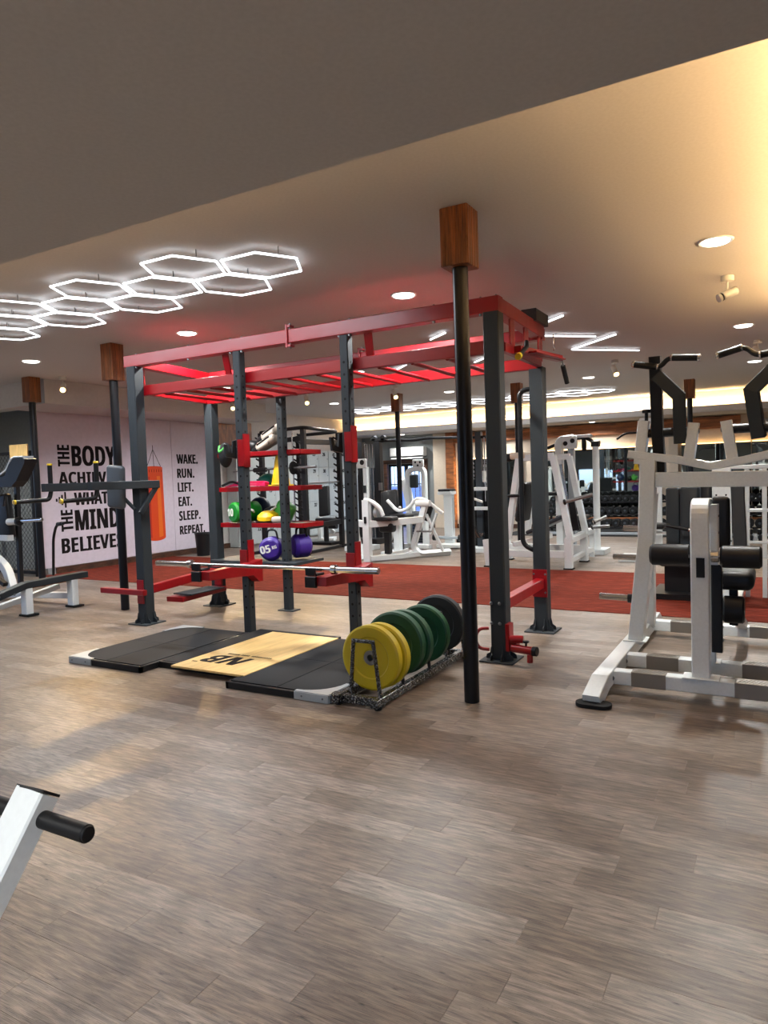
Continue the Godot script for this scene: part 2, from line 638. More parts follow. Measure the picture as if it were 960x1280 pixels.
# ---------------------------------------------------------------- the setting
func room() -> void:
	var W := -13.2
	var Ex := 6.0
	var Nz := 4.6
	var Fz := -17.1
	# ceiling slab, and the lower soffits round three sides
	struct(MB.new().box(v((W + Ex) / 2, CEIL + 0.1, (Nz + Fz) / 2), v(Ex - W + 0.6, 0.2, Nz - Fz + 0.6)), "ceiling", M.ceiling)
	struct(MB.new().box(v((W + Ex) / 2, 2.54, (-2.15 + Nz) / 2), v(Ex - W, 0.08, Nz + 2.15)).box(v((W + Ex) / 2, 2.61, -2.14), v(Ex - W, 0.12, 0.03)).box(v((W + Ex) / 2, 2.77, -1.80), v(Ex - W, 0.4, 0.06)), "ceiling_001", M.ceiling)
	struct(MB.new().box(v((W + Ex) / 2, 2.54, (-15.85 + Fz) / 2), v(Ex - W, 0.07, -15.85 - Fz)).box(v((W + Ex) / 2, 2.58, -15.86), v(Ex - W, 0.11, 0.03)).box(v((W + Ex) / 2, 2.77, -16.36), v(Ex - W, 0.4, 0.06)), "ceiling_002", M.paint)
	struct(MB.new().box(v(3.18, 2.54, -8.98), v(5.64, 0.08, 13.7)).box(v(0.36, 2.61, -8.98), v(0.03, 0.12, 13.7)).box(v(0.74, 2.77, -8.98), v(0.06, 0.4, 13.7)), "ceiling_003", M.paint)
	# bulkhead over the mural and over the niche beside it
	struct(MB.new().box(v(-9.75, 2.795, -9.0), v(1.1, 0.35, 5.0)), "trim_1", M.paint)
	struct(MB.new().box(v(-11.75, 2.83, -6.85), v(2.9, 0.28, 0.7)), "trim_2", M.paint)
	# walls
	struct(MB.new().box(v(-10.4, 1.5, -12.4), v(0.2, 3.0, 10.2)), "wall_left", M.paint)
	struct(MB.new().box(v(-11.75, 1.5, -7.7), v(2.7, 3.0, 0.2)), "wall_niche", M.wall_grey)
	struct(MB.new().box(v(W - 0.1, 1.5, -6.15), v(0.2, 3.0, 3.3)).box(v(W - 0.1, 1.5, 2.9), v(0.2, 3.0, 3.8)).box(v(W - 0.1, 2.75, -1.75), v(0.2, 0.5, 5.5)).box(v(W - 0.1, 0.2, -1.75), v(0.2, 0.4, 5.5)), "wall_far_left", M.wall_grey)
	struct(MB.new().box(v(Ex + 0.1, 1.5, (Nz + Fz) / 2), v(0.2, 3.0, Nz - Fz + 0.4)), "wall_right", M.cream)
	# back wall with the door opening x -9.5 .. -8.36
	struct(MB.new().box(v(-9.95, 1.5, Fz - 0.1), v(0.9, 3.0, 0.2)).box(v(-8.93, 2.36, Fz - 0.1), v(1.14, 1.28, 0.2)).box(v(-8.18, 1.5, Fz - 0.1), v(0.36, 3.0, 0.2)), "wall_back", M.wall_grey)
	struct(MB.new().box(v(-1.0, 1.5, Fz - 0.1), v(14.0, 3.0, 0.2)), "wall_back_001", M.cream)
	struct(MB.new().box(v(-7.86, 1.25, Fz + 0.06), v(0.36, 2.5, 0.12)), "trim_3", M.cream)
	struct(MB.new().box(v(-7.55, 1.25, Fz + 0.08), v(0.22, 2.5, 0.16)), "trim_4", M.wood_dark)
	struct(MB.new().box(v(-4.1, 2.345, Fz + 0.06), v(6.7, 0.26, 0.12)), "trim_5", M.wood_dark)
	struct(MB.new().box(v(-5.25, 1.1, Fz + 0.05), v(0.20, 2.2, 0.10)), "trim_7", M.wood_dark)
	struct(MB.new().box(v(-2.1, 1.1, Fz + 0.05), v(0.20, 2.2, 0.10)), "trim_8", M.cream)
	# near wall with the big window that lets daylight in behind the camera
	struct(MB.new().box(v(-11.45, 1.5, Nz + 0.1), v(3.5, 3.0, 0.2)).box(v(-3.4, 1.5, Nz + 0.1), v(7.6, 3.0, 0.2)).box(v(5.2, 1.5, Nz + 0.1), v(2.0, 3.0, 0.2)).box(v(-8.45, 2.25, Nz + 0.1), v(2.5, 1.5, 0.2)).box(v(-8.45, 0.1, Nz + 0.1), v(2.5, 0.2, 0.2)).box(v(2.3, 2.75, Nz + 0.1), v(3.8, 0.5, 0.2)).box(v(2.3, 0.2, Nz + 0.1), v(3.8, 0.4, 0.2)), "wall_near", M.wall_grey)
	var wf := MB.new()
	for x in [-9.66, -8.45, -7.24]:
		wf.box(v(x, 0.85, Nz + 0.1), v(0.08, 1.3, 0.1))
	for y in [0.23, 1.47]:
		wf.box(v(-8.45, y, Nz + 0.1), v(2.5, 0.07, 0.1))
	struct(MB.new().box(v(-8.45, 0.85, Nz + 0.1), v(2.4, 1.2, 0.012)), "window_1_pane", M.glass)
	var wf2 := MB.new()
	for x in [0.44, 2.3, 4.16]:
		wf2.box(v(x, 1.45, Nz + 0.1), v(0.08, 2.1, 0.1))
	for y in [0.43, 2.47]:
		wf2.box(v(2.3, y, Nz + 0.1), v(3.8, 0.07, 0.1))
	struct(wf2, "window_2", M.wood_deep)
	struct(MB.new().box(v(2.3, 1.45, Nz + 0.1), v(3.7, 2.0, 0.012)), "window_2_pane", M.glass)
	var wf3 := MB.new()
	for z in [-4.46, -2.7, -0.9, 0.96]:
		wf3.box(v(W - 0.1, 1.45, z), v(0.1, 2.1, 0.08))
	for y in [0.43, 2.47]:
		wf3.box(v(W - 0.1, y, -1.75), v(0.1, 0.07, 5.5))
	struct(wf3, "window_3", M.wood_deep)
	struct(MB.new().box(v(W - 0.1, 1.45, -1.75), v(0.012, 2.0, 5.4)), "window_3_pane", M.glass)
	struct(wf, "window_1", M.wood_deep)
	struct(MB.new().box(v(-5.4, 1.45, Nz + 0.1), v(6.2, 2.0, 0.012)), "window_1_pane", M.glass)
	# baseboards
	struct(MB.new().box(v(-10.285, 0.05, -12.2), v(0.03, 0.10, 9.8)), "baseboard_left", M.wood_deep)
	struct(MB.new().box(v(-7.8, 0.05, Fz + 0.015), v(0.8, 0.10, 0.03)).box(v(-4.2, 0.05, Fz + 0.015), v(6.0, 0.10, 0.03)), "baseboard_back", M.wood_deep)
	# glazed door at the back and what lies behind it
	var fr := MB.new()
	fr.box(v(-9.53, 0.9, Fz + 0.02), v(0.1, 1.8, 0.14)).box(v(-8.31, 0.9, Fz + 0.02), v(0.1, 1.8, 0.14)).box(v(-8.92, 1.80, Fz + 0.02), v(1.32, 0.1, 0.14))
	var dr := struct(fr, "door_1", M.wood_deep)
	var leaf := MB.new()
	for x in [-9.44, -8.94, -8.90, -8.40]:
		leaf.box(v(x, 0.87, Fz - 0.02), v(0.05, 1.72, 0.05))
	for x in [-9.19, -8.65]:
		leaf.box(v(x, 1.70, Fz - 0.02), v(0.5, 0.06, 0.05)).box(v(x, 0.06, Fz - 0.02), v(0.5, 0.1, 0.05)).box(v(x, 1.18, Fz - 0.02), v(0.5, 0.025, 0.04))
	part(leaf, "door_leaf", M.black_steel, dr)
	part(MB.new().box(v(-9.19, 0.9, Fz - 0.02), v(0.46, 1.6, 0.008)), "pane", M.glass, dr)
	part(MB.new().box(v(-8.65, 0.9, Fz - 0.02), v(0.46, 1.6, 0.008)), "pane", M.glass, dr)
	struct(MB.new().box(v(-9, -0.06, -19.6), v(12, 0.1, 4.6)), "outside_ground", M.outside)
	var railing := thing("balcony_railing", "pale vertical railing seen through the glazed back door", "railing", v(-9.2, 0, -19.4))
	var rl := MB.new()
	for i in 30:
		part(MB.new().box(v(-10.9 + i * 0.12, 1.42, -19.4), v(0.03, 0.66, 0.03)), "baluster", M.plastic_white, railing)
	part(MB.new().box(v(-9.2, 1.77, -19.4), v(3.7, 0.05, 0.05)).box(v(-9.2, 1.08, -19.4), v(3.7, 0.05, 0.06)), "rail", M.plastic_white, railing)
	part(MB.new().box(v(-9.2, 0.53, -19.42), v(3.7, 1.06, 0.06)), "parapet", M.outside, railing)
	# mirrors along the back wall with a warm strip on top
	var k := 0
	for x in [-4.45, -3.05, -1.25, 0.15]:
		var mr := thing("wall_mirror", ["tall wall mirror behind the left end of the dumbbell rack", "tall wall mirror behind the middle of the dumbbell rack", "wall mirror behind the black machine, right of the cream pilaster", "wall mirror at the far right end of the back wall"][k], "mirror", v(x, 0.5, Fz))
		part(MB.new().box(v(x, 1.08, Fz + 0.03), v(1.385, 1.62, 0.02)), "mirror_glass", M.mirror, mr)
		part(MB.new().box(v(x, 0.25, Fz + 0.03), v(1.385, 0.04, 0.03)), "ledge", M.wood_dark, mr)
		part(MB.new().box(v(x, 1.905, Fz + 0.02), v(1.36, 0.02, 0.03)), "light_strip", M.warm_led, mr)
		area(mr, v(x, 1.93, Fz + 0.05) - org, v(0, 1, -0.35), 1.36, 0.03, 0.10, Color(1.0, 0.81, 0.56))
		k += 1
	var lm := thing("lit_mirror", "tall mirror with a glowing edge to the right of the wooden post", "mirror", v(-6.6, 0.3, Fz))
	part(MB.new().box(v(-6.45, 1.03, Fz + 0.05), v(1.7, 1.5, 0.03)), "mirror_glass", M.mirror, lm)
	part(MB.new().box(v(-7.32, 1.03, Fz + 0.035), v(0.03, 1.54, 0.03)).box(v(-6.45, 1.795, Fz + 0.035), v(1.76, 0.03, 0.03)), "light_strip", M.warm_led, lm)
	area(lm, v(-7.34, 1.03, Fz + 0.06) - org, v(-1, 0, -0.4), 0.03, 1.5, 0.10, Color(1.0, 0.81, 0.56))
	# the red running strip and the dark rubber under the dumbbells
	single(MB.new().box(v(-2.15, 0.004, -8.40), v(16.2, 0.008, 2.80), 0.002), "track_strip", M.track, "long rust red running strip across the floor behind the rack", "running track")
	single(MB.new().box(v(-1.5, 0.004, -16.0), v(8.0, 0.008, 1.9), 0.002), "rubber_mat", M.mat_rubber, "dark grey rubber mat under the dumbbell rack", "floor mat")
	# chain-link panel in the niche
	var cl := thing("chain_link_panel", "chain-link panel with black frame before the grey niche wall", "fence panel", v(-10.9, 0, -7.0))
	part(MB.new().box(v(-11.7, 1.0, -7.0), v(0.05, 2.0, 0.05)).box(v(-10.33, 1.0, -7.0), v(0.05, 2.0, 0.05)).box(v(-11.0, 1.98, -7.0), v(1.4, 0.05, 0.05)).box(v(-11.0, 0.06, -7.0), v(1.4, 0.05, 0.05)), "frame", M.black_steel, cl)
	var net := MB.new()
	for i in range(-20, 16):
		for s in [-1.0, 1.0]:
			# one wire each way, clipped to the frame
			var x0 := -11.68 + i * 0.09
			var a := v(x0, 0.08, -7.0)
			var b := v(x0 + 1.88, 1.96, -7.0)
			var t0 := clampf((-11.68 - a.x) / (b.x - a.x), 0, 1)
			var t1 := clampf((-10.35 - a.x) / (b.x - a.x), 0, 1)
			if t1 - t0 < 0.02:
				continue
			var p := a.lerp(b, t0)
			var q := a.lerp(b, t1)
			if s < 0:
				p.x = -22.03 - p.x
				q.x = -22.03 - q.x
			net.tube([p, q], 0.004, 4)
	part(net, "wire_mesh", M.black_steel, cl, "stuff")
	part(MB.new().box(v(-10.58, 2.01, -6.965), v(0.46, 0.20, 0.02)), "slatted_sign", M.ply, cl)
	# air conditioners
	for q in [[-8.78, 2.02, Fz + 0.13, 0.0, "white split air conditioner above the glazed back door"], [0.0, 2.2, Fz + 0.13, 0.0, "grey split air conditioner at the right end of the wooden wall beam"], [-8.1, 1.95, 4.6 - 0.13, PI, "split air conditioner above the low window behind the camera"]]:
		var ac := thing("air_conditioner", q[4], "air conditioner", v(q[0], q[1], q[2]))
		org = Vector3.ZERO
		part(MB.new().rbox(v(0, 0.03, 0), v(1.05, 0.26, 0.22), 0.05), "casing", M.plastic_white, ac)
		part(MB.new().bar(v(-0.48, -0.115, 0.07), v(0.48, -0.115, 0.07), 0.1, 0.02, v(0, 0.5, 0.5)), "louvre", M.plastic_white, ac)
		part(MB.new().box(v(0, -0.09, 0.095), v(0.96, 0.02, 0.02)), "air_slot", M.black_steel, ac)
		ac.rotation.y = q[3]


func floor_planks(cam: Camera3D) -> void:
	var fl := struct(MB.new().box(v(-3.6, -0.07, -6.3), v(19.6, 0.12, 22.4)), "floor", M.subfloor)
	var L := 0.66
	var Wd := 0.125
	var meshes := []
	for i in 12:
		var b := MB.new()
		var x := L / 2 - 0.0002
		var z := Wd / 2 - 0.0002
		var c := 0.0012
		var y := 0.0
		c = 0.0006
		var p := [v(-x + c, y, -z + c), v(x - c, y, -z + c), v(x - c, y, z - c), v(-x + c, y, z - c)]
		var o := [v(-x, y - c, -z), v(x, y - c, -z), v(x, y - c, z), v(-x, y - c, z)]
		var uv := [Vector2(0, 0), Vector2(1, 0), Vector2(1, 1), Vector2(0, 1)]
		b.tri(p[0], p[1], p[2], Vector3.UP, Vector3.UP, Vector3.UP, uv[0], uv[1], uv[2])
		b.tri(p[0], p[2], p[3], Vector3.UP, Vector3.UP, Vector3.UP, uv[0], uv[2], uv[3])
		for k in 4:
			var q := (k + 1) % 4
			var n: Vector3 = ((o[k] + o[q]) * 0.5 * v(1, 0, 1)).normalized()
			var nb := (n + Vector3.UP).normalized()
			b.tri(p[k], p[q], o[q], nb, nb, nb, uv[k], uv[q], uv[q])
			b.tri(p[k], o[q], o[k], nb, nb, nb, uv[k], uv[q], uv[k])
			var d := v(0, -0.010, 0)
			b.tri(o[k], o[q], o[q] + d, n, n, n, uv[k], uv[q], uv[q])
			b.tri(o[k], o[q] + d, o[k] + d, n, n, n, uv[k], uv[q], uv[k])
		var me := ArrayMesh.new()
		me.add_surface_from_arrays(Mesh.PRIMITIVE_TRIANGLES, surf(b, Vector3.ZERO))
		me.surface_set_material(0, M.planks[i])
		meshes.append([me, b])
	var spots := []
	var inv := cam.transform.affine_inverse()
	var row := 0
	var zz := 4.5
	while zz > -17.0:
		var off := fmod(row * 0.3711 + (0.21 if row % 3 == 1 else 0.0), 1.0) * L
		var xx := 5.9 + off - L
		while xx > -13.2:
			if xx > -10.4 or zz > -7.7:
				var c := inv * v(xx, 0, zz)
				var d := -c.z
				var seen: bool = d > 0.5 and absf(c.x / d) < 0.62 and absf(c.y / d) < 0.80
				spots.append([d if seen else 100.0 + absf(zz), v(xx, 0, zz), rng.randi() % 12, rng.randi() % 2])
			xx -= L
		zz -= Wd
		row += 1
	spots.sort_custom(func(a, b): return a[0] < b[0])
	var far := []
	for i in 12:
		far.append(MB.new())
	for i in spots.size():
		var s: Array = spots[i]
		var at: Vector3 = s[1]
		if i < 300:
			var o := MeshInstance3D.new()
			o.mesh = meshes[s[2]][0]
			o.name = "plank"
			fl.add_child(o, true)
			o.position = at
			o.rotation.y = PI * s[3]
		else:
			var b: MB = far[s[2]]
			var src: MB = meshes[s[2]][1]
			var sg := 1.0 if s[3] == 0 else -1.0
			var lim := 6 + 8 * 6 if at.z > -7.0 else 6
			for k in mini(lim, src.V.size()):
				b.V.append(src.V[k] * v(sg, 1, sg) + at)
				b.N.append(src.N[k] * v(sg, 1, sg))
				b.U.append(src.U[k])
	var me := ArrayMesh.new()
	for i in 12:
		me.add_surface_from_arrays(Mesh.PRIMITIVE_TRIANGLES, surf(far[i], Vector3.ZERO))
		me.surface_set_material(i, M.planks[i])
	var o := MeshInstance3D.new()
	o.mesh = me
	o.name = "plank"
	fl.add_child(o, true)
	o.set_meta("kind", "stuff")


# ---------------------------------------------------------------- lamps
func hexagon(c: Vector3, label: String, group: String) -> void:
	var t := thing("hexagon_lamp", label, "ceiling light", c, group)
	for i in 6:
		var a := TAU * i / 6
		var b := TAU * (i + 1) / 6
		var r := 0.298
		part(MB.new().bar(c + v(cos(a) * r, 0, sin(a) * r), c + v(cos(b) * r, 0, sin(b) * r), 0.015, 0.014), "light_tube", M.led, t)
	part(MB.new().cyl(c + v(0.26, 0, 0.15), c + v(0.26, CEIL - c.y, 0.15), 0.004, 6).cyl(c + v(-0.26, 0, -0.15), c + v(-0.26, CEIL - c.y, -0.15), 0.004, 6), "hanger", M.steel, t)
	area(t, v(0, -0.014, 0), Vector3.DOWN, 0.5, 0.5, E_HEX * 3.0, Color(0.93, 0.96, 1.0))


func lamps() -> void:
	var names := ["rightmost", "second from the right", "third from the right", "fourth from the right", "fifth from the right", "sixth from the right", "seventh from the right", "last at the left"]
	for i in 8:
		var x := -3.19 - 0.487 * i
		if i % 2 == 0:
			hexagon(v(x, 2.92, -4.015), "white hexagon light tube in the near honeycomb, column %s" % names[i], "near honeycomb of hexagon lights")
		else:
			hexagon(v(x, 2.92, -3.75), "white hexagon light tube in the near honeycomb's front row, column %s" % names[i], "near honeycomb of hexagon lights")
			hexagon(v(x, 2.92, -4.28), "white hexagon light tube in the near honeycomb's back row, column %s" % names[i], "near honeycomb of hexagon lights")
	for i in 12:
		var x := -3.07 - 0.487 * i
		var zs := [-14.05] if i % 2 == 0 else [-13.785, -14.315]
		for z in zs:
			hexagon(v(x, 2.92, z), "white hexagon light in the far honeycomb, column %s from its right end%s" % [ordinal(i + 1), "" if i % 2 == 0 else (", nearer one" if z > -14.0 else ", farther one")], "far honeycomb of hexagon lights")
	# straight light bars: zigzags on the ceiling beyond the rack
	var zig := [
		["slim white light bars in a zigzag on the ceiling right of the rack", [[v(-2.31, 2.94, -9.09), v(-1.64, 2.94, -8.43)], [v(-2.31, 2.94, -9.11), v(-1.61, 2.94, -9.77)], [v(-2.6, 2.94, -7.74), v(-1.86, 2.94, -8.40)], [v(-2.25, 2.94, -7.40), v(-1.88, 2.94, -7.07)]]],
		["short slanting white light bar seen between the red beams near the pole", [[v(-3.46, 2.94, -7.33), v(-3.17, 2.94, -7.09)]]],
		["slanting white light bar seen through the middle of the red ladder", [[v(-4.92, 2.94, -9.15), v(-4.5, 2.94, -8.73)]]],
		["short white light bar seen through the red ladder left of the corner post", [[v(-3.68, 2.94, -9.20), v(-3.46, 2.94, -8.98)]]]]
	for z in zig:
		var a0: Vector3 = z[1][0][0]
		var t := thing("light_bar", z[0], "ceiling light", a0)
		for s in z[1]:
			part(MB.new().bar(s[0], s[1], 0.022, 0.016), "light_tube", M.led, t)
			var mid: Vector3 = (s[0] + s[1]) / 2
			area(t, mid - v(0, 0.014, 0) - org, Vector3.DOWN, 0.3, 0.3, E_HEX * 0.8, Color(0.93, 0.96, 1.0))
			part(MB.new().cyl(mid, v(mid.x, CEIL, mid.z), 0.004, 6), "hanger", M.steel, t)
	# recessed downlights
	var dl := [
		[v(-0.39, CEIL, -5.53), "round downlight on the ceiling above the big white machine"],
		[v(-2.84, CEIL, -5.50), "round downlight on the ceiling above the right half of the red rack"],
		[v(-5.39, CEIL, -5.49), "round downlight on the ceiling above the left end of the red rack"],
		[v(-10.6, CEIL, -5.5), "downlight in the corner before the chain-link panel"],
		[v(-8.02, CEIL, -5.51), "round downlight on the ceiling by the far left column"],
		[v(-0.34, CEIL, -12.2), "far round downlight behind the right handle of the white machine"],
		[v(-2.83, CEIL, -12.2), "far round downlight left of the white machine's black handles"],
		[v(-5.45, CEIL, -12.3), "far round downlight between the pole and the column with the spotlight"],
		[v(-8.11, CEIL, -12.4), "far round downlight above the black power rack"],
		[v(-2.77, CEIL, -15.95), "round downlight just before the glowing cove, right of the rack"],
		[v(-5.45, CEIL, -9.0), "round downlight hidden among the red ladder rungs"],
		[v(-8.05, CEIL, -9.0), "round downlight between the mural and the red ladder"],
		[v(-0.36, CEIL, -9.0), "round downlight beyond the black handles, near the frame's edge"]]
	for i in 3:
		dl.append([v(-3.75 - i * 2.45, 2.5, -16.42), ["small downlight in the low soffit above the dumbbell rack", "small downlight in the low soffit behind the pole", "small downlight in the low soffit above the air conditioner"][i]])
	for i in 5:
		dl.append([v(1.6 - i * 2.6, 2.5, 1.2), ["downlight in the near soffit, right of the camera", "downlight in the near soffit just behind the camera", "downlight in the near soffit, left behind the camera", "downlight in the near soffit, far left behind the camera", "downlight in the near soffit at its left end"][i]])
	for d in dl:
		var at: Vector3 = d[0]
		var small: bool = at.y < 2.9 and at.z < 0.0
		var t := thing("downlight", d[1], "downlight", at)
		var r := 0.075 if small else 0.105
		part(MB.new().lathe([Vector2(r - 0.012, -0.004), Vector2(r + 0.004, -0.010), Vector2(r + 0.012, -0.001), Vector2(r + 0.012, 0.004)], at, Vector3.UP, 24), "trim_ring", M.plastic_white, t)
		part(MB.new().lathe([Vector2(0, -0.02), Vector2(r - 0.02, -0.016), Vector2(r - 0.010, -0.002), Vector2(0, -0.002)], at, Vector3.UP, 24), "diffuser", M.down, t)
		spot(t, v(0, -0.012, 0), Vector3.DOWN, 75.0, E_DOWN * (0.35 if small else (1.15 if at.z > 0.0 else 1.0)), Color(1.0, 1.0, 0.99), r * 0.5)
	# swivelling spotlights on the ceiling
	var sl := [
		[v(-0.38, CEIL, -6.60), v(-0.9, -0.45, 0.5), false, "white swivel spotlight on the ceiling right of the pole"],
		[v(-2.08, CEIL, -10.58), v(0.4, -0.9, 0.4), true, "small lit spotlight under the ceiling beside the zigzag lights"],
		[v(-8.98, CEIL, -10.24), v(0.6, -0.7, 0.6), true, "lit spotlight near the end of the mural bulkhead"],
		[v(-7.42, CEIL, -10.44), v(0.5, -0.8, 0.5), true, "lit spotlight seen under the left half of the red ladder"],
		[v(-5.81, CEIL, -10.80), v(0.5, -0.8, 0.4), true, "lit spotlight just above a distant wood-topped column"],
		[v(-8.85, CEIL, -6.55), v(0.65, -0.7, 0.6), true, "bright warm spotlight beside the wood top of the far left column"],
		[v(-0.25, CEIL, -10.2), v(0.4, -0.8, 0.4), false, "unlit spotlight above the right black handle"]]
	for s in sl:
		var at: Vector3 = s[0]
		var dir: Vector3 = s[1].normalized()
		var t := thing("spotlight", s[3], "spotlight", at)
		part(MB.new().cyl(at - v(0, 0.045, 0), at, 0.05, 20), "canopy", M.plastic_white, t)
		part(MB.new().cyl(at - v(0, 0.12, 0), at - v(0, 0.04, 0), 0.008, 8), "stem", M.plastic_white, t)
		var c := at - v(0, 0.15, 0)
		part(MB.new().cyl(c - dir * 0.08, c + dir * 0.045, 0.036, 20), "barrel", M.plastic_white, t)
		part(MB.new().cyl(c + dir * 0.045, c + dir * 0.06, 0.034, 20), "black_band", M.black_steel, t)
		part(MB.new().cyl(c + dir * 0.06, c + dir * 0.085, 0.036, 20), "lens", M.spot_face if s[2] else M.plastic_white, t)
		if s[2]:
			spot(t, c + dir * 0.075 - org, dir, 35.0, 5.0, Color(1.0, 0.82, 0.55), 0.02)
	# warm strips in the ceiling coves
	for q in [[v(-3.6, 2.60, -16.22), v(18.0, 0.02, 0.03), v(0, 1, -0.5), 18.0, 0.7, "warm light strip in the cove along the back wall"], [v(-3.6, 2.60, -1.92), v(18.0, 0.02, 0.03), v(0, 1, -0.5), 18.0, 0.22, "warm light strip in the cove over the near ceiling edge"], [v(0.58, 2.60, -4.9), v(0.03, 0.02, 6.0), v(-0.4, 1, 0), 6.0, 1.25, "warm light strip in the cove along the right side"]]:
		var t := thing("cove_light", q[5], "light strip", q[0])
		part(MB.new().box(q[0], q[1]), "light_strip", M.warm_led, t)
		area(t, v(0, 0.03, 0), q[2], q[3], 0.04, E_COVE * q[4] * q[3] / 10.0, Color(1.0, 0.81, 0.56))


func columns() -> void:
	var cl := [
		[v(-1.665, 0, -3.97), 2.63, 0.17, 0.047, "slim black pole with a wood-clad top in front of the red rack"],
		[v(-6.47, 0, -5.43), 2.57, 0.17, 0.047, "black pole with a wood-clad top by the left end of the rack"],
		[v(-9.23, 0, -6.32), 2.62, 0.17, 0.047, "black pole with a wood-clad top at the left edge of the mural"],
		[v(-6.36, 0, -11.9), 2.63, 0.17, 0.047, "distant black pole before the glazed door"],
		[v(-4.06, 0, -12.1), 2.63, 0.17, 0.047, "distant black pole between the rack's two right uprights"],
		[v(-1.43, 0, -13.9), 2.63, 0.17, 0.047, "distant black pole behind the big white machine"]]
	for c in cl:
		var p: Vector3 = c[0]
		var t := thing("pole_column", c[4], "column", p)
		part(MB.new().cyl(p, p + v(0, c[1] + 0.02, 0), c[3], 24), "pole", M.pole, t)
		var y: float = c[1]
		part(MB.new().box(p + v(0, (y + CEIL) / 2, 0), v(c[2], CEIL - y, c[2] - 0.001)), "wood_cladding", M.clad, t)
		var fin := MB.new()
		for i in 5:
			for s in [-1.0, 1.0]:
				fin.box(p + v((-2 + i) * c[2] / 5.0, (y + CEIL) / 2, s * c[2] / 2), v(c[2] / 5.0 - 0.006, CEIL - y - 0.004, 0.008), 0.002)
				fin.box(p + v(s * c[2] / 2, (y + CEIL) / 2, (-2 + i) * c[2] / 5.0), v(0.008, CEIL - y - 0.004, c[2] / 5.0 - 0.006), 0.002)
		part(fin, "cladding_slats", M.clad, t)


func mural() -> void:
	var t := thing("wall_mural", "pale lilac wall mural with black slogans and an orange punching bag", "mural", v(-10.29, 0.1, -9.0))
	for q in [[-7.05, -9.90], [-9.905, -10.88]]:
		part(MB.new().box(v(-10.285, 1.42, (q[0] + q[1]) / 2), v(0.02, 2.62, q[0] - q[1] - 0.004), 0.002), "panel", M.mural, t)
	var X := -10.275
	var R := v(0, 0, -1)
	var words := [["BODY", -7.70, 1.755, 0.87, 0.345], ["ACHIEVES", -7.43, 1.445, 1.19, 0.215], ["WHAT", -7.70, 1.10, 0.67, 0.215], ["MIND", -7.70, 0.675, 0.88, 0.345], ["BELIEVES", -7.42, 0.315, 1.22, 0.255],
		["WAKE.", -10.03, 1.79, 0.56, 0.19], ["RUN.", -10.03, 1.51, 0.45, 0.19], ["LIFT.", -10.03, 1.235, 0.41, 0.19], ["EAT.", -10.03, 0.955, 0.35, 0.19], ["SLEEP.", -10.03, 0.675, 0.57, 0.19], ["REPEAT.", -10.03, 0.40, 0.68, 0.175]]
	for w in words:
		text(w[0], t, "lettering", M.ink, v(X, w[2], w[1]), R, Vector3.UP, w[3], w[4])
	text("THE", t, "lettering", M.ink, v(X, 1.755, -7.65), Vector3.UP, v(0, 0, 1), 0.345, 0.22)
	text("THE", t, "lettering", M.ink, v(X, 0.685, -7.65), Vector3.UP, v(0, 0, 1), 0.345, 0.22)
	# little dumbbell emblem left of WHAT and the dash right of it
	var d := MB.new()
	for q in [[-7.37, 0.05], [-7.42, 0.10], [-7.47, 0.17], [-7.53, 0.26]]:
		d.box(v(X + 0.001, 1.20, q[0]), v(0.004, q[1], 0.032), 0.001)
	d.box(v(X + 0.001, 1.20, -7.60), v(0.004, 0.03, 0.12), 0.001).box(v(X + 0.001, 1.22, -8.47), v(0.004, 0.03, 0.16), 0.001)
	part(d, "dumbbell_emblem", M.ink, t)
	# printed punching bag: flat layers of the print
	var poly := PackedVector2Array()
	for i in 13:
		var a := PI + PI * i / 12
		poly.append(Vector2(9.445 + cos(a) * 0.215, 0.40 + sin(a) * 0.06))
	for i in 13:
		var a := PI * i / 12
		poly.append(Vector2(9.445 + cos(a) * 0.205, 1.72 + sin(a) * 0.03))
	part(MB.new().prism(poly, v(X, 0, 0), R, Vector3.UP, 0.002), "punching_bag_print", M.bag_orange, t)
	part(MB.new().prism(PackedVector2Array([Vector2(9.25, 0.42), Vector2(9.33, 0.40), Vector2(9.33, 1.55), Vector2(9.26, 1.55)]), v(X + 0.002, 0, 0), R, Vector3.UP, 0.001), "print_panel", M.bag_red, t)
	part(MB.new().prism(PackedVector2Array([Vector2(9.50, 0.40), Vector2(9.60, 0.42), Vector2(9.58, 1.56), Vector2(9.50, 1.56)]), v(X + 0.002, 0, 0), R, Vector3.UP, 0.001), "print_panel", M.bag_amber, t)
	var ch := MB.new()
	for q in [9.28, 9.445, 9.61]:
		ch.bar(v(X + 0.002, 1.74, -q), v(X + 0.002, 2.06, -9.435), 0.010, 0.003, v(1, 0, 0))
	ch.bar(v(X + 0.002, 2.05, -9.435), v(X + 0.002, 2.14, -9.435), 0.012, 0.003, v(1, 0, 0))
	for i in 7:
		ch.box(v(X + 0.003, 1.66, -9.27 - i * 0.058), v(0.003, 0.05, 0.008), 0.001)
	part(ch, "chain_print", M.ink, t)


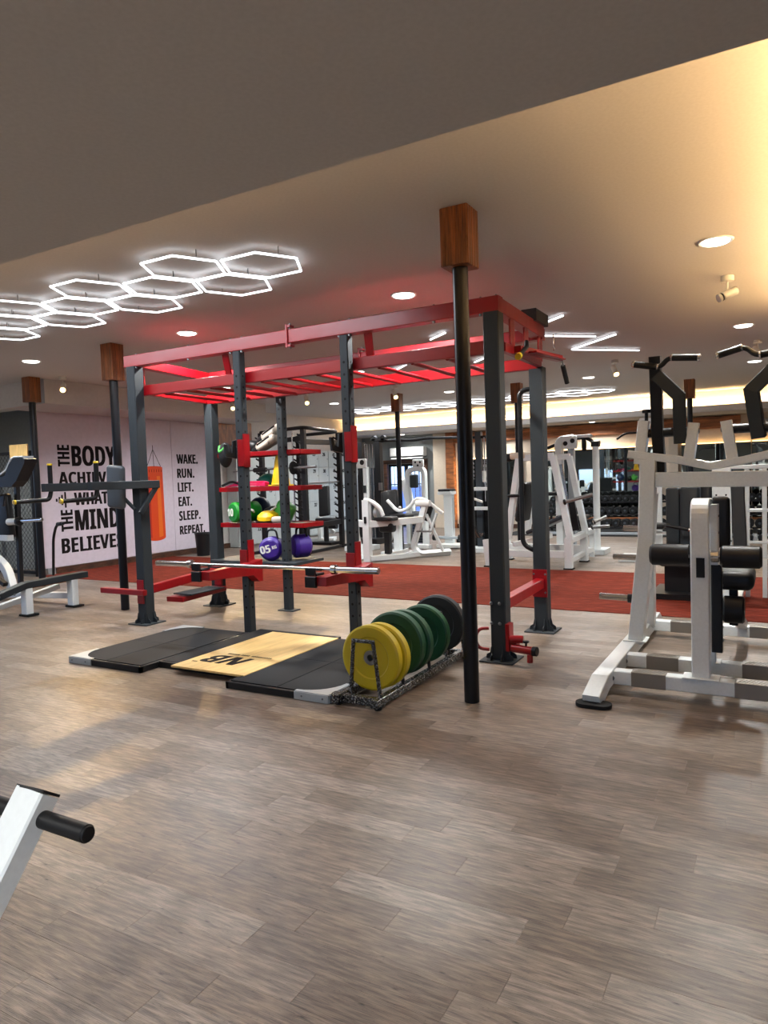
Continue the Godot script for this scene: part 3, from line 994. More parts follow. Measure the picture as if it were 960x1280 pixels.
func lockers() -> void:
	# banks of numbered lockers along the left wall, beyond the mural
	var n := 1
	for bank in 3:
		var z0 := -11.45 - bank * 1.75
		var t := thing("locker_bank", ["light grey numbered lockers next to the mural", "light grey numbered lockers behind the black power rack", "light grey numbered lockers by the back corner"][bank], "lockers", v(-10.05, 0, z0 - 0.87), "lockers along the left wall")
		part(MB.new().box(v(-10.165, 1.06, z0 - 0.872), v(0.25, 2.10, 1.74)), "carcass", M.locker, t)
		for r in 5:
			for c in 4:
				var y := 1.90 - r * 0.415
				var z := z0 - 0.22 - c * 0.434
				var d := part(MB.new().box(v(-10.03, y, z), v(0.025, 0.405, 0.424), 0.004), "door", M.locker, t)
				var num := str(bank * 20 + r * 5 + c + 1) if bank == 0 else str(20 * bank + r * 4 + c + 3)
				text(num, d, "number", M.ink, v(-10.016, y + 0.07, z + 0.03), v(0, 0, -1), Vector3.UP, 0.055 * num.length(), 0.09, 0.002)
				part(MB.new().cyl(v(-10.02, y, z - 0.17), v(-10.005, y, z - 0.17), 0.012, 10), "lock", M.steel, d)
		n += 1
	struct(MB.new().box(v(-10.2, 2.42, -11.55), v(0.2, 0.5, 1.1)), "trim_6", M.clad)
	var b := thing("waste_bin", "small black bin standing below the word repeat on the mural", "bin", v(-9.75, 0.0, -10.1))
	part(MB.new().lathe([Vector2(0, 0), Vector2(0.12, 0), Vector2(0.15, 0.42), Vector2(0.165, 0.43), Vector2(0.16, 0.445), Vector2(0.14, 0.44), Vector2(0.11, 0.02), Vector2(0, 0.02)], org, Vector3.UP, 24), "body", M.black_steel, b)


# ---------------------------------------------------------------- the red rack
func foot(t: Node3D, p: Vector3, s: float) -> void:
	var b := MB.new().box(p + v(0, 0.006, 0), v(s, 0.012, s))
	part(b, "base_plate", M.charcoal, t)
	var g := PackedVector2Array([Vector2(0, 0), Vector2(s * 0.42, 0), Vector2(s * 0.40, 0.03), Vector2(s * 0.30, 0.045), Vector2(s * 0.25, 0.10), Vector2(0, 0.11)])
	for k in 4:
		var ax := v(1, 0, 0).rotated(Vector3.UP, k * PI / 2)
		var side := ax.rotated(Vector3.UP, PI / 2)
		for o in [-0.045, 0.035]:
			part(MB.new().prism(g, p + v(0, 0.012, 0) + side * o, ax, Vector3.UP, 0.008), "gusset", M.charcoal, t)


func rack() -> void:
	var t := thing("power_rig", "large charcoal rig with a red monkey-bar top behind the lifting platform", "power rack", v(-3.7, 0, -5.5))
	var zf := -4.97
	var zr := -6.03
	var xl := -5.61
	var xr := -1.835
	var H := 2.575
	for q in [[xl, zf, 0.115, 0.12, H], [xl, zr, 0.115, 0.12, 2.30], [xr, zf, 0.12, 0.12, H], [xr, zr, 0.12, 0.12, 2.30], [-4.263, zf, 0.082, 0.082, H], [-3.116, zf, 0.082, 0.082, H], [-4.62, zr, 0.082, 0.082, 2.30]]:
		var u := part(MB.new().box(v(q[0], q[4] / 2 + 0.005, q[1]), v(q[2], q[4] - 0.01, q[3]), 0.008), "upright", M.charcoal, t)
		if q[2] < 0.1:
			var h := MB.new()
			for i in 22:
				h.lathe([Vector2(0.011, 0.0), Vector2(0.011, 0.0006), Vector2(0, 0.0006)], v(q[0], 0.25 + i * 0.1, q[1] + q[3] / 2), v(0, 0, 1), 10)
				h.lathe([Vector2(0.011, 0.0), Vector2(0.011, 0.0006), Vector2(0, 0.0006)], v(q[0] + q[2] / 2, 0.25 + i * 0.1, q[1]), v(1, 0, 0), 10)
			part(h, "adjustment_holes", M.ink, u, "stuff")
	for p in [v(xl, 0, zf), v(xl, 0, zr), v(xr, 0, zf), v(xr, 0, zr)]:
		foot(t, p, 0.26)
	part(MB.new().box(v(-4.62, 0.006, zr), v(0.2, 0.012, 0.14)), "base_plate", M.charcoal, t)
	# upper frame
	part(MB.new().bar(v(-5.70, 2.63, zf), v(-1.775, 2.63, zf), 0.10, 0.115), "top_beam", M.red_steel, t)
	part(MB.new().bar(v(-5.66, 2.58, zr), v(-1.775, 2.58, zr), 0.09, 0.10), "top_beam", M.red_steel, t)
	part(MB.new().bar(v(xr + 0.01, 2.63, zf + 0.05), v(xr + 0.01, 2.60, zr - 0.02), 0.10, 0.11), "top_beam", M.red_steel, t)
	part(MB.new().bar(v(xl, 2.62, zf), v(xl, 2.58, zr), 0.09, 0.09), "top_beam", M.red_steel, t)
	part(MB.new().box(v(xr + 0.02, 2.70, zr + 0.10), v(0.13, 0.10, 0.34)), "end_cap", M.charcoal, t)
	# lower ladder
	part(MB.new().bar(v(xl, 2.345, zf - 0.09), v(xr, 2.345, zf - 0.09), 0.06, 0.10), "ladder_rail", M.red_steel, t)
	part(MB.new().bar(v(xl, 2.33, zr + 0.03), v(xr + 0.02, 2.33, zr + 0.03), 0.06, 0.10), "ladder_rail", M.red_steel, t)
	part(MB.new().bar(v(xl - 0.02, 2.35, zf - 0.1), v(xl - 0.02, 2.32, zr + 0.05), 0.05, 0.07), "ladder_rail", M.red_steel, t)
	part(MB.new().bar(v(xr + 0.03, 2.34, zf - 0.1), v(xr + 0.03, 2.33, zr + 0.05), 0.05, 0.07), "ladder_rail", M.red_steel, t)
	for i in 11:
		var x := -5.30 + i * 0.305
		part(MB.new().tube([v(x, 2.30, zf - 0.09), v(x, 2.29, zr + 0.03)], 0.017, 12), "rung", M.red_steel, t)
	for q in [[-4.447, -4.48], [-2.92, -2.95]]:
		part(MB.new().bar(v(q[0], 2.58, zf - 0.03), v(q[1], 2.36, zf - 0.115), 0.075, 0.02, v(0, 0, 1)), "strut", M.red_steel, t)
	for z in [zf - 0.28, zf - 0.62, zr + 0.06]:
		part(MB.new().box(v(xr + 0.045, 2.47, z), v(0.016, 0.25, 0.10), 0.003), "hanger_plate", M.red_steel, t)
	part(MB.new().box(v(xl - 0.02, 2.47, zf - 0.12), v(0.05, 0.22, 0.016), 0.003), "hanger_plate", M.red_steel, t)
	# splice clamps and bolts on the front beam
	for q in [[-3.675, zf, 2.63, 0.115], [-3.6, zr, 2.58, 0.10]]:
		var c := part(MB.new().box(v(q[0], q[2], q[1] + 0.058), v(0.022, q[3] + 0.08, 0.012), 0.003).box(v(q[0] + 0.02, q[2] + q[3] / 2 + 0.025, q[1] + 0.03), v(0.04, 0.02, 0.06), 0.003).box(v(q[0] + 0.02, q[2] - q[3] / 2 - 0.025, q[1] + 0.03), v(0.04, 0.02, 0.06), 0.003), "clamp", M.red_steel, t)
		part(MB.new().cyl(v(q[0] + 0.02, q[2] - q[3] / 2 - 0.05, q[1] + 0.03), v(q[0] + 0.02, q[2] + q[3] / 2 + 0.05, q[1] + 0.03), 0.008, 8), "bolt", M.bolt, c)
	for x in [-5.55, -4.85, -4.33, -4.2, -3.16, -3.06, -2.3, -1.92, -1.80]:
		part(MB.new().cyl(v(x, 2.68, zf + 0.02), v(x, 2.70, zf + 0.02), 0.009, 8).cyl(v(x, 2.555, zf + 0.03), v(x, 2.575, zf + 0.03), 0.012, 8), "bolt", M.bolt, t)
	for q in [[-0.045, 0.435], [0.02, 0.435], [-0.045, 0.285], [0.02, 0.285]]:
		part(MB.new().lathe([Vector2(0.013, 0), Vector2(0.012, 0.006), Vector2(0.006, 0.010), Vector2(0, 0.011)], v(xr + q[0] - 0.005, q[1], zf + 0.06), v(0, 0, 1), 12), "bolt", M.bolt, t)
	# low side beams
	var lb := part(MB.new().bar(v(xr, 0.41, zf - 0.06), v(xr, 0.43, zr + 0.06), 0.075, 0.085), "side_beam", M.red_steel, t)
	part(MB.new().box(v(xr, 0.43, zr + 0.065), v(0.13, 0.24, 0.012), 0.003), "flange", M.red_steel, lb)
	for q in [[-0.05, 0.51], [0.05, 0.51], [-0.05, 0.35], [0.05, 0.35]]:
		part(MB.new().cyl(v(xr + q[0], q[1], zr + 0.07), v(xr + q[0], q[1], zr + 0.08), 0.009, 8), "bolt", M.bolt, lb)
	var la := part(MB.new().bar(v(xl + 0.02, 0.34, zf - 0.02), v(xl + 0.02, 0.40, zr + 0.06), 0.07, 0.085), "side_beam", M.red_steel, t)
	part(MB.new().bar(v(-6.16, 0.325, zf + 0.08), v(xl + 0.08, 0.325, zf + 0.08), 0.05, 0.055), "foot_bar", M.red_steel, la)
	part(MB.new().box(v(xl, 0.33, zf + 0.066), v(0.09, 0.24, 0.012), 0.003), "flange", M.red_steel, la)
	# J-hooks on the two inner uprights
	for x in [-4.263, -3.116]:
		var j := part(MB.new().box(v(x + 0.02, 1.66, zf + 0.047), v(0.07, 0.24, 0.012), 0.003).box(v(x + 0.047, 1.68, zf), v(0.012, 0.30, 0.085), 0.003), "bar_hook", M.red_steel, t)
		part(MB.new().prism(PackedVector2Array([Vector2(0, 0), Vector2(0.10, 0.02), Vector2(0.115, 0.13), Vector2(0.085, 0.13), Vector2(0.075, 0.06), Vector2(0.04, 0.05), Vector2(0.03, 0.16), Vector2(0, 0.17)]), v(x - 0.045, 1.61, zf + 0.03), v(-0.45, 0, 0.9), Vector3.UP, 0.03), "hook", M.black_steel, j)
	# spotter arms that carry the bar
	for q in [[-4.263, -4.33], [-3.116, -4.36]]:
		var x: float = q[0]
		var z: float = q[1]
		var a := part(MB.new().prism(PackedVector2Array([Vector2(0, 0.0), Vector2(0.56, -0.03), Vector2(0.64, -0.10), Vector2(0.69, -0.10), Vector2(0.69, 0.10), Vector2(0.60, 0.08), Vector2(0, 0.07)]), v(x + 0.045, 0.59, z), v(0, 0, -1), Vector3.UP, 0.09), "spotter_arm", M.red_steel, t)
		part(MB.new().box(v(x + 0.047, 0.70, zf), v(0.012, 0.34, 0.085), 0.003).box(v(x, 0.66, zf + 0.048), v(0.085, 0.24, 0.012), 0.003), "flange", M.red_steel, a)
		part(MB.new().box(v(x, 0.62, z + 0.008), v(0.095, 0.085, 0.03)), "end_cap", M.black_steel, a)
		part(MB.new().box(v(x, 0.672, z - 0.06), v(0.085, 0.018, 0.10)).box(v(x, 0.70, z + 0.01), v(0.085, 0.06, 0.02)), "bar_rest", M.black_steel, a)
	# storage shelves between the two left rear uprights
	for y in [1.70, 1.315, 0.915]:
		var s := part(MB.new().box(v(-4.99, y, zr - 0.02), v(1.16, 0.05, 0.012), 0.003).box(v(-4.99, y, zr - 0.40), v(1.16, 0.05, 0.012), 0.003).box(v(-4.41, y, zr - 0.21), v(0.012, 0.05, 0.38), 0.003).box(v(-5.56, y, zr - 0.21), v(0.012, 0.05, 0.38), 0.003), "shelf", M.red_steel, t)
		part(MB.new().box(v(-4.99, y + 0.012, zr - 0.21), v(1.14, 0.008, 0.37), 0.002), "shelf_plate", M.charcoal, s)
	part(MB.new().box(v(-5.0, 0.52, zr - 0.12), v(1.2, 0.03, 0.5)).box(v(-5.1, 0.50, zr + 0.26), v(0.55, 0.02, 0.30)), "low_shelf", M.charcoal, t)
	# pegged plate-holder strip beside the left rear upright
	var st := MB.new().box(v(xl - 0.075, 0.62, zr - 0.03), v(0.05, 0.75, 0.05))
	part(st, "peg_strip", M.charcoal, t)
	# pedal step between the left uprights
	var pd := part(MB.new().bar(v(-5.50, 0.20, -5.25), v(-5.54, 0.21, -5.95), 0.22, 0.05), "step", M.red_steel, t)
	part(MB.new().box(v(-5.44, 0.25, -5.55), v(0.26, 0.012, 0.5)), "tread_plate", M.charcoal, pd)
	part(MB.new().box(v(-5.535, 0.33, -5.95), v(0.10, 0.17, 0.03)), "flange", M.red_steel, pd)
	# bent stall bar on the right rear upright
	part(MB.new().tube(bend([v(-1.86, 2.12, zr + 0.03), v(-1.985, 2.11, zr + 0.05), v(-1.985, 0.76, zr + 0.05), v(-1.86, 0.70, zr + 0.03)], 0.14), 0.021, 14), "stall_bar", M.black_steel, t)
	# pull-up grips hanging off the right end
	var ar := part(MB.new().bar(v(xr + 0.08, 2.345, zf - 0.30), v(xr + 0.19, 2.36, zr - 0.02), 0.06, 0.05).bar(v(xr + 0.15, 2.33, zf - 0.42), v(xr + 0.20, 2.35, zr - 0.02), 0.09, 0.014), "grip_bracket", M.red_steel, t)
	part(MB.new().tube([v(xr + 0.20, 2.37, zr + 0.0), v(xr + 0.21, 2.30, zr - 0.05)], 0.012, 10), "stem", M.chrome, ar)
	part(MB.new().tube([v(xr + 0.21, 2.30, zr - 0.05), v(xr + 0.22, 2.16, zr - 0.14)], 0.021, 12), "grip", M.grip, ar)
	var g2 := part(MB.new().tube([v(xr + 0.10, 2.42, zf - 0.46), v(xr + 0.12, 2.37, zf - 0.40), v(xr + 0.13, 2.27, zf - 0.18)], 0.018, 12), "grip", M.grip, t)
	part(MB.new().cyl(v(xr + 0.13, 2.275, zf - 0.19), v(xr + 0.133, 2.26, zf - 0.15), 0.026, 14), "yellow_cap", M.yellow_knob, g2)
	part(MB.new().tube(bend([v(xr + 0.16, 2.56, zr + 0.05), v(xr + 0.16, 2.47, zr + 0.05), v(xr + 0.175, 2.44, zr + 0.06), v(xr + 0.16, 2.42, zr + 0.05)], 0.01), 0.005, 6), "hook", M.chrome, t)

	# the bar on the spotter arms
	var b := thing("barbell", "bare chrome barbell lying across the rack's red spotter arms", "barbell", v(-3.72, 0.70, -4.42))
	part(MB.new().tube([v(-4.62, 0.706, -4.43), v(-2.86, 0.716, -4.41)], 0.015, 14), "shaft", M.chrome, b)
	for s in [[v(-4.84, 0.704, -4.433), v(-4.44, 0.707, -4.428), -1.0], [v(-2.55, 0.718, -4.407), v(-2.93, 0.715, -4.412), 1.0]]:
		part(MB.new().cyl(s[0], s[1], 0.025, 20), "sleeve", M.chrome, b)
		part(MB.new().cyl(s[1] - v(s[2] * 0.03, 0, 0), s[1] + v(s[2] * 0.01, 0, 0), 0.037, 20), "collar", M.chrome, b)

	# dip station hooked on the front left upright
	var d := thing("dip_station", "charcoal dip station with grey back pad hooked on the left upright", "dip station", v(-5.85, 1.4, -4.6))
	for q in [[-6.10, -4.24, -4.90], [-5.515, -4.30, -5.11]]:
		var a := part(MB.new().bar(v(q[0], 1.405, q[1]), v(q[0], 1.405, q[2]), 0.06, 0.078), "arm", M.charcoal, d)
		var z: float = q[1] - 0.08
		part(MB.new().tube([v(q[0], 1.44, z), v(q[0], 1.62, z)], 0.022, 12), "grip", M.grip, a)
		part(MB.new().cyl(v(q[0], 1.615, z), v(q[0], 1.635, z), 0.024, 12), "grip_end", M.yellow_knob, a)
		var gp: Array = bend([v(q[0], 1.37, z), v(q[0], 1.29, z + 0.02), v(q[0] - 0.04, 1.28, z + 0.34)], 0.05)
		part(MB.new().tube(gp, 0.020, 12), "grip", M.grip, a)
		part(MB.new().cyl(gp[-1], gp[-1] + v(-0.001, 0, 0.02), 0.022, 12), "grip_end", M.yellow_knob, a)
	part(MB.new().bar(v(-6.12, 1.405, -4.878), v(-5.50, 1.405, -4.878), 0.05, 0.06), "cross_bar", M.charcoal, d)
	part(MB.new().bar(v(-5.515, 1.38, -5.09), v(-5.515, 1.12, -4.87), 0.03, 0.05, v(0, 0, 1)), "brace", M.charcoal, d)
	part(MB.new().bar(v(-5.72, 1.27, -4.86), v(-5.60, 1.16, -4.88), 0.03, 0.03, v(0, 0, 1)), "brace", M.charcoal, d)
	part(MB.new().rbox(v(-5.765, 1.39, -4.805), v(0.225, 0.43, 0.075), 0.035, Basis(Vector3.RIGHT, 0.05) * Basis(v(0, 0, 1), -0.10), 7), "back_pad", M.grey_vinyl, d)

	# landmine pivot at the foot of the right upright
	var l := thing("landmine_holder", "red swivelling bar holder bolted at the foot of the right upright", "bar holder", v(-1.72, 0.02, -4.9))
	part(MB.new().box(v(-1.755, 0.19, -4.93), v(0.03, 0.20, 0.10)).box(v(-1.72, 0.14, -4.93), v(0.06, 0.10, 0.08)), "bracket", M.red_steel, l)
	part(MB.new().cyl(v(-1.735, 0.185, -4.88), v(-1.64, 0.185, -4.90), 0.028, 16), "pivot", M.red_steel, l)
	part(MB.new().cyl(v(-1.72, 0.12, -4.88), v(-1.54, 0.115, -4.86), 0.030, 18), "sleeve", M.red_steel, l)
	part(MB.new().cyl(v(-1.56, 0.115, -4.862), v(-1.525, 0.115, -4.858), 0.035, 16), "end_cap", M.black_steel, l)
	part(MB.new().cyl(v(-1.61, 0.14, -4.868), v(-1.61, 0.175, -4.868), 0.008, 8).cyl(v(-1.61, 0.170, -4.868), v(-1.61, 0.185, -4.868), 0.024, 10), "clamp_knob", M.black_steel, l)
	part(MB.new().tube(bend([v(-1.90, 0.25, -4.89), v(-1.975, 0.245, -4.87), v(-2.0, 0.17, -4.86), v(-1.975, 0.095, -4.87), v(-1.90, 0.09, -4.89)], 0.06), 0.013, 12), "ring_handle", M.red_steel, l)
	part(MB.new().cyl(v(-1.58, 0.03, -4.86), v(-1.58, 0.09, -4.86), 0.022, 12), "foot", M.red_steel, l)


func platform() -> void:
	var t := thing("lifting_platform", "black rubber lifting platform with a pale plywood centre panel", "lifting platform", v(-3.7, 0, -4.3))
	# three trays: left mat, plywood, right mat (set forward)
	for q in [[-4.97, -4.16, -3.60, -4.84, "left"], [-4.16, -3.29, -3.78, -5.0, "mid"], [-3.30, -2.46, -3.57, -4.93, "right"]]:
		var cx: float = (q[0] + q[1]) / 2
		var cz: float = (q[2] + q[3]) / 2
		var w: float = q[1] - q[0]
		var l: float = q[2] - q[3]
		var f := MB.new()
		f.box(v(cx, 0.024, q[2] - 0.012), v(w, 0.048, 0.024)).box(v(cx, 0.024, q[3] + 0.012), v(w, 0.048, 0.024))
		f.box(v(q[0] + 0.012, 0.024, cz), v(0.024, 0.048, l)).box(v(q[1] - 0.012, 0.024, cz), v(0.024, 0.048, l))
		part(f, "frame", M.black_steel, t)
		if q[4] == "mid":
			part(MB.new().box(v(cx, 0.024, cz), v(w - 0.06, 0.044, l - 0.06), 0.002), "core", M.rubber, t)
			part(MB.new().box(v(-3.60, 0.052, -4.30), v(0.70, 0.014, 1.20), 0.003), "plywood_panel", M.ply, t)
			part(MB.new().box(v(cx - 0.02, 0.044, cz), v(w - 0.05, 0.012, l - 0.05), 0.003), "border", M.rubber, t)
		else:
			for k in 2:
				for h in 2:
					part(MB.new().box(v(cx - w / 4 + 0.012 * (1 - 2 * k) + k * w / 2, 0.028, cz + l / 4 * (1 - 2 * h) - 0.012 * (1 - 2 * h)), v(w / 2 - 0.028, 0.050, l / 2 - 0.028), 0.004), "rubber_tile", M.mat_rubber, t)
	# zinc corner plates
	for q in [[-4.97, -3.60, 1.0, -1.0], [-4.97, -4.84, 1.0, 1.0], [-2.46, -3.57, -1.0, -1.0]]:
		var c := MB.new()
		var poly := PackedVector2Array([Vector2(0, 0), Vector2(0.26, 0)])
		for i in 8:
			var a := PI / 2 * i / 7
			poly.append(Vector2(0.26 - 0.23 * sin(a), 0.03 + 0.23 - 0.23 * cos(a) ))
		poly.append(Vector2(0, 0.26))
		var ax := v(q[2], 0, 0)
		var ay := v(0, 0, q[3])
		c.prism(poly, v(q[0], 0.050 if ax.cross(ay).y > 0 else 0.056, q[1]), ax, ay, 0.006)
		c.box(v(q[0] + q[2] * 0.13, 0.027, q[1] - q[3] * 0.004), v(0.26, 0.050, 0.006), 0.001).box(v(q[0] - q[2] * 0.004, 0.027, q[1] + q[3] * 0.13), v(0.006, 0.050, 0.26), 0.001)
		var cp := part(c, "corner_plate", M.zinc, t)
		for b in [[0.04, 0.0], [0.2, 0.0]]:
			part(MB.new().cyl(v(q[0] + q[2] * b[0], 0.028, q[1] - q[3] * 0.006), v(q[0] + q[2] * b[0], 0.028, q[1] - q[3] * 0.012), 0.007, 8), "screw", M.bolt, cp)
	# print on the plywood, upside down from here
	text("NB", t, "logo_lettering", M.ink, v(-3.47, 0.0592, -4.075), v(-1, 0, 0), v(0, 0, 1), 0.34, 0.20, 0.0012, 0.25)
	var sm := MB.new()
	for i in 22:
		if i != 10 and i != 15:
			sm.box(v(-3.36 - i * 0.0195, 0.0597, -4.135), v(0.013, 0.0010, 0.024), 0.0002)
	for i in 3:
		sm.box(v(-3.85 - i * 0.018, 0.0597, -3.86), v(0.012, 0.0010, 0.02), 0.0002)
	part(sm, "small_print", M.ink, t)


func plate(called: String, at: Vector3, r: float, th: float, m: Material, label: String, group := "") -> void:
	var t := thing(called, label, "weight plate", at, group)
	var h := th / 2
	part(MB.new().lathe([Vector2(0.028, -h * 0.6), Vector2(0.05, -h * 0.6), Vector2(0.055, -h * 0.75), Vector2(r * 0.62, -h * 0.75), Vector2(r * 0.66, -h), Vector2(r * 0.94, -h), Vector2(r, -h * 0.75), Vector2(r, h * 0.75), Vector2(r * 0.94, h), Vector2(r * 0.66, h), Vector2(r * 0.62, h * 0.75), Vector2(0.055, h * 0.75), Vector2(0.05, h * 0.6), Vector2(0.028, h * 0.6), Vector2(0.028, -h * 0.6)], at, v(0, 0, 1), 56), "disc", m, t)
	part(MB.new().lathe([Vector2(0.022, -h * 0.85), Vector2(0.046, -h * 0.85), Vector2(0.046, h * 0.85), Vector2(0.022, h * 0.85), Vector2(0.022, -h * 0.85)], at, v(0, 0, 1), 28), "hub_ring", M.steel, t)


func weight_tree() -> void:
	var t := thing("plate_cart", "low plate stand wrapped in clear film in front of the rack", "plate stand", v(-2.26, 0, -4.2))
	for x in [-2.40, -2.12]:
		part(MB.new().bar(v(x, 0.045, -3.55), v(x, 0.045, -4.98), 0.05, 0.05), "base_rail", M.wrap, t)
	for z in [-3.62, -4.9]:
		part(MB.new().bar(v(-2.452 if z > -4 else -2.42, 0.04, z), v(-2.10, 0.04, z), 0.05, 0.05), "cross_bar", M.wrap, t)
	for z in [-3.64, -3.94, -4.33, -4.62, -4.93]:
		part(MB.new().bars([v(-2.335, 0.06, z), v(-2.305, 0.40, z), v(-2.165, 0.40, z), v(-2.125, 0.06, z)], 0.022, 0.022, v(0, 0, 1)), "divider", M.wrap if z > -3.7 or z < -4.6 else M.black_steel, t)
	for x in [-2.40, -2.12]:
		for z in [-3.60, -4.92]:
			part(MB.new().cyl(v(x, 0.0, z), v(x, 0.022, z), 0.024, 12), "foot", M.rubber, t)
	plate("bumper_plate", v(-2.245, 0.272, -3.76), 0.205, 0.06, M.yellow, "front yellow bumper plate on the wrapped stand")
	plate("bumper_plate", v(-2.225, 0.272, -3.83), 0.205, 0.06, M.yellow, "second yellow bumper plate, right behind the front yellow one")
	plate("bumper_plate", v(-2.255, 0.285, -4.09), 0.215, 0.07, M.green, "front green bumper plate, just behind the yellow plates")
	plate("bumper_plate", v(-2.235, 0.285, -4.165), 0.215, 0.065, M.green, "second green bumper plate, touching the front green one")
	plate("bumper_plate", v(-2.24, 0.275, -4.47), 0.205, 0.065, M.green, "rear green bumper plate, between the green pair and the black plate")
	plate("bumper_plate", v(-2.27, 0.28, -4.80), 0.215, 0.07, M.dark_plate, "black bumper plate at the rear end of the wrapped stand")


func shelf_goods() -> void:
	var z := -6.22
	# floor of the shelves: 1.722, 1.337, 0.937, low 0.537
	var b := thing("medicine_ball", "bright green weighted bag marked 10 on the lower red shelf", "weight bag", v(-5.27, 1.06, z + 0.10))
	part(MB.new().cyl(v(-5.33, 1.06, z + 0.22), v(-5.24, 1.06, z - 0.10), 0.115, 28, 0.02), "body", M.med_green, b)
	text("10", b, "number", M.letter_white, v(-5.40, 1.02, z + 0.221), v(0.963, 0.0, 0.27), Vector3.UP, 0.11, 0.085, 0.002)
	part(MB.new().tube(bend([v(-5.22, 1.10, z + 0.1), v(-5.12, 1.08, z + 0.12), v(-5.20, 1.04, z + 0.0)], 0.04), 0.012, 8), "strap", M.letter_white, b)
	single(MB.new().ball(v(-5.30, 1.08, z - 0.225), v(0.14, 0.14, 0.11)), "medicine_ball", M.med_blue, "dark blue ball behind the green weighted bag", "ball")
	var s := thing("sandbag", "black and white striped bag in the middle of the lower red shelf", "bag", v(-4.99, 1.03, z))
	part(MB.new().rbox(v(-5.0, 1.025, z - 0.09), v(0.20, 0.17, 0.22), 0.07, Basis(v(0, 0, 1), 0.3)), "body", M.vinyl, s)
	for i in 3:
		part(MB.new().tube([v(-5.06 + i * 0.05, 1.0 + i * 0.03, z + 0.025), v(-4.98 + i * 0.05, 1.07 + i * 0.02, z + 0.01)], 0.010, 8), "stripe", M.letter_white, s)
	single(MB.new().rbox(v(-4.83, 1.06, z - 0.08), v(0.22, 0.22, 0.16), 0.06, Basis(v(0, 0, 1), -0.5)), "mesh_bag", M.lime, "pale green bag leaning at the right of the lower red shelf", "bag")
	single(MB.new().lathe([Vector2(0, -0.05), Vector2(0.06, -0.05), Vector2(0.125, -0.02), Vector2(0.115, 0.02), Vector2(0.07, 0.055), Vector2(0, 0.06)], v(-4.96, 1.005, z + 0.06), v(0.05, 1, 0.2), 10), "yellow_disc", M.yellow_bright, "yellow faceted disc lying on the lower red shelf", "agility disc")
	single(MB.new().rbox(v(-4.76, 0.975, z + 0.12), v(0.15, 0.07, 0.12), 0.03), "wrist_wraps", M.white_leather, "small pale roll at the right end of the lower red shelf", "hand wraps")
	# middle shelf
	var bands := thing("resistance_band", "bright pink resistance bands lying flat on the middle red shelf", "resistance band", v(-5.1, 1.34, z))
	for i in 4:
		var o := 0.03 * i
		part(MB.new().bars(bend([v(-5.50 + o, 1.347 + i * 0.012, z + 0.10 - o), v(-5.3, 1.36 + i * 0.013, z + 0.16), v(-5.0, 1.352 + i * 0.014, z + 0.12 - o), v(-4.90, 1.350 + i * 0.010, z + 0.13)], 0.1), 0.05, 0.012, Vector3.UP, 0.002), "band", M.pink, bands)
	single(MB.new().tube(bend([v(-5.52, 1.36, z + 0.16), v(-5.40, 1.41, z + 0.13), v(-5.25, 1.37, z + 0.17), v(-5.15, 1.40, z + 0.15)], 0.06), 0.014, 8), "jump_rope", M.grip, "black skipping rope draped over the pink bands", "skipping rope")
	single(MB.new().lathe([Vector2(0, 0), Vector2(0.135, 0), Vector2(0.13, 0.05), Vector2(0.10, 0.10), Vector2(0.05, 0.13), Vector2(0, 0.14)], v(-5.05, 1.345, z - 0.08), Vector3.UP, 28, true), "balance_dome", M.teal, "teal half dome behind the pink bands on the middle shelf", "balance dome")
	var c := thing("training_cone", "tall yellow cone at the right end of the middle red shelf", "cone", v(-4.77, 1.340, z + 0.05))
	part(MB.new().lathe([Vector2(0, 0.0), Vector2(0.105, 0.02), Vector2(0.10, 0.03), Vector2(0.045, 0.33), Vector2(0.035, 0.335), Vector2(0, 0.335)], v(-4.77, 1.340, z + 0.05), Vector3.UP, 28), "cone_body", M.yellow_bright, c)
	part(MB.new().box(v(-4.77, 1.348, z + 0.05), v(0.22, 0.016, 0.17)), "base", M.yellow_bright, c)
	# top shelf
	for k in 2:
		var g := thing("boxing_glove", ["cream boxing glove with black print on the top shelf, lower of two", "cream boxing glove lying uppermost on the top shelf"][k], "boxing glove", v(-4.92, 1.75 + k * 0.07, z))
		var o := v(-4.90 + k * 0.03, 1.815 + k * 0.115, z + 0.08 - k * 0.06)
		var bs := Basis(v(0, 0, 1), 0.42)
		part(MB.new().rbox(o, v(0.30, 0.105, 0.15), 0.05, bs, 7), "mitt", M.white_leather, g)
		part(MB.new().rbox(o + bs * v(-0.02, -0.025, 0.075), v(0.17, 0.05, 0.045), 0.022, bs), "thumb", M.white_leather, g)
		part(MB.new().cyl(o + bs * v(-0.14, 0, 0), o + bs * v(-0.22, -0.01, 0), 0.05, 18, 0.01), "cuff", M.vinyl, g)
		part(MB.new().bar(o + bs * v(-0.10, 0.022, 0.074), o + bs * v(0.09, 0.030, 0.070), 0.006, 0.018).bar(o + bs * v(-0.08, -0.008, 0.077), o + bs * v(0.02, -0.004, 0.077), 0.006, 0.012), "print", M.ink, g)
	var hg := thing("head_guard", "black and lime head guard hanging over the left of the top shelf", "head guard", v(-5.33, 1.72, z + 0.2))
	part(MB.new().ball(v(-5.35, 1.70, z + 0.27), v(0.085, 0.14, 0.07), 18), "shell", M.vinyl, hg)
	part(MB.new().tube(bend([v(-5.43, 1.80, z + 0.27), v(-5.38, 1.72, z + 0.34), v(-5.30, 1.80, z + 0.30)], 0.05), 0.016, 8), "lime_strap", M.lime, hg)
	single(MB.new().rbox(v(-5.43, 1.757, z), v(0.24, 0.06, 0.25), 0.028), "focus_pad", M.vinyl, "flat black pad at the left end of the top shelf", "focus pad")
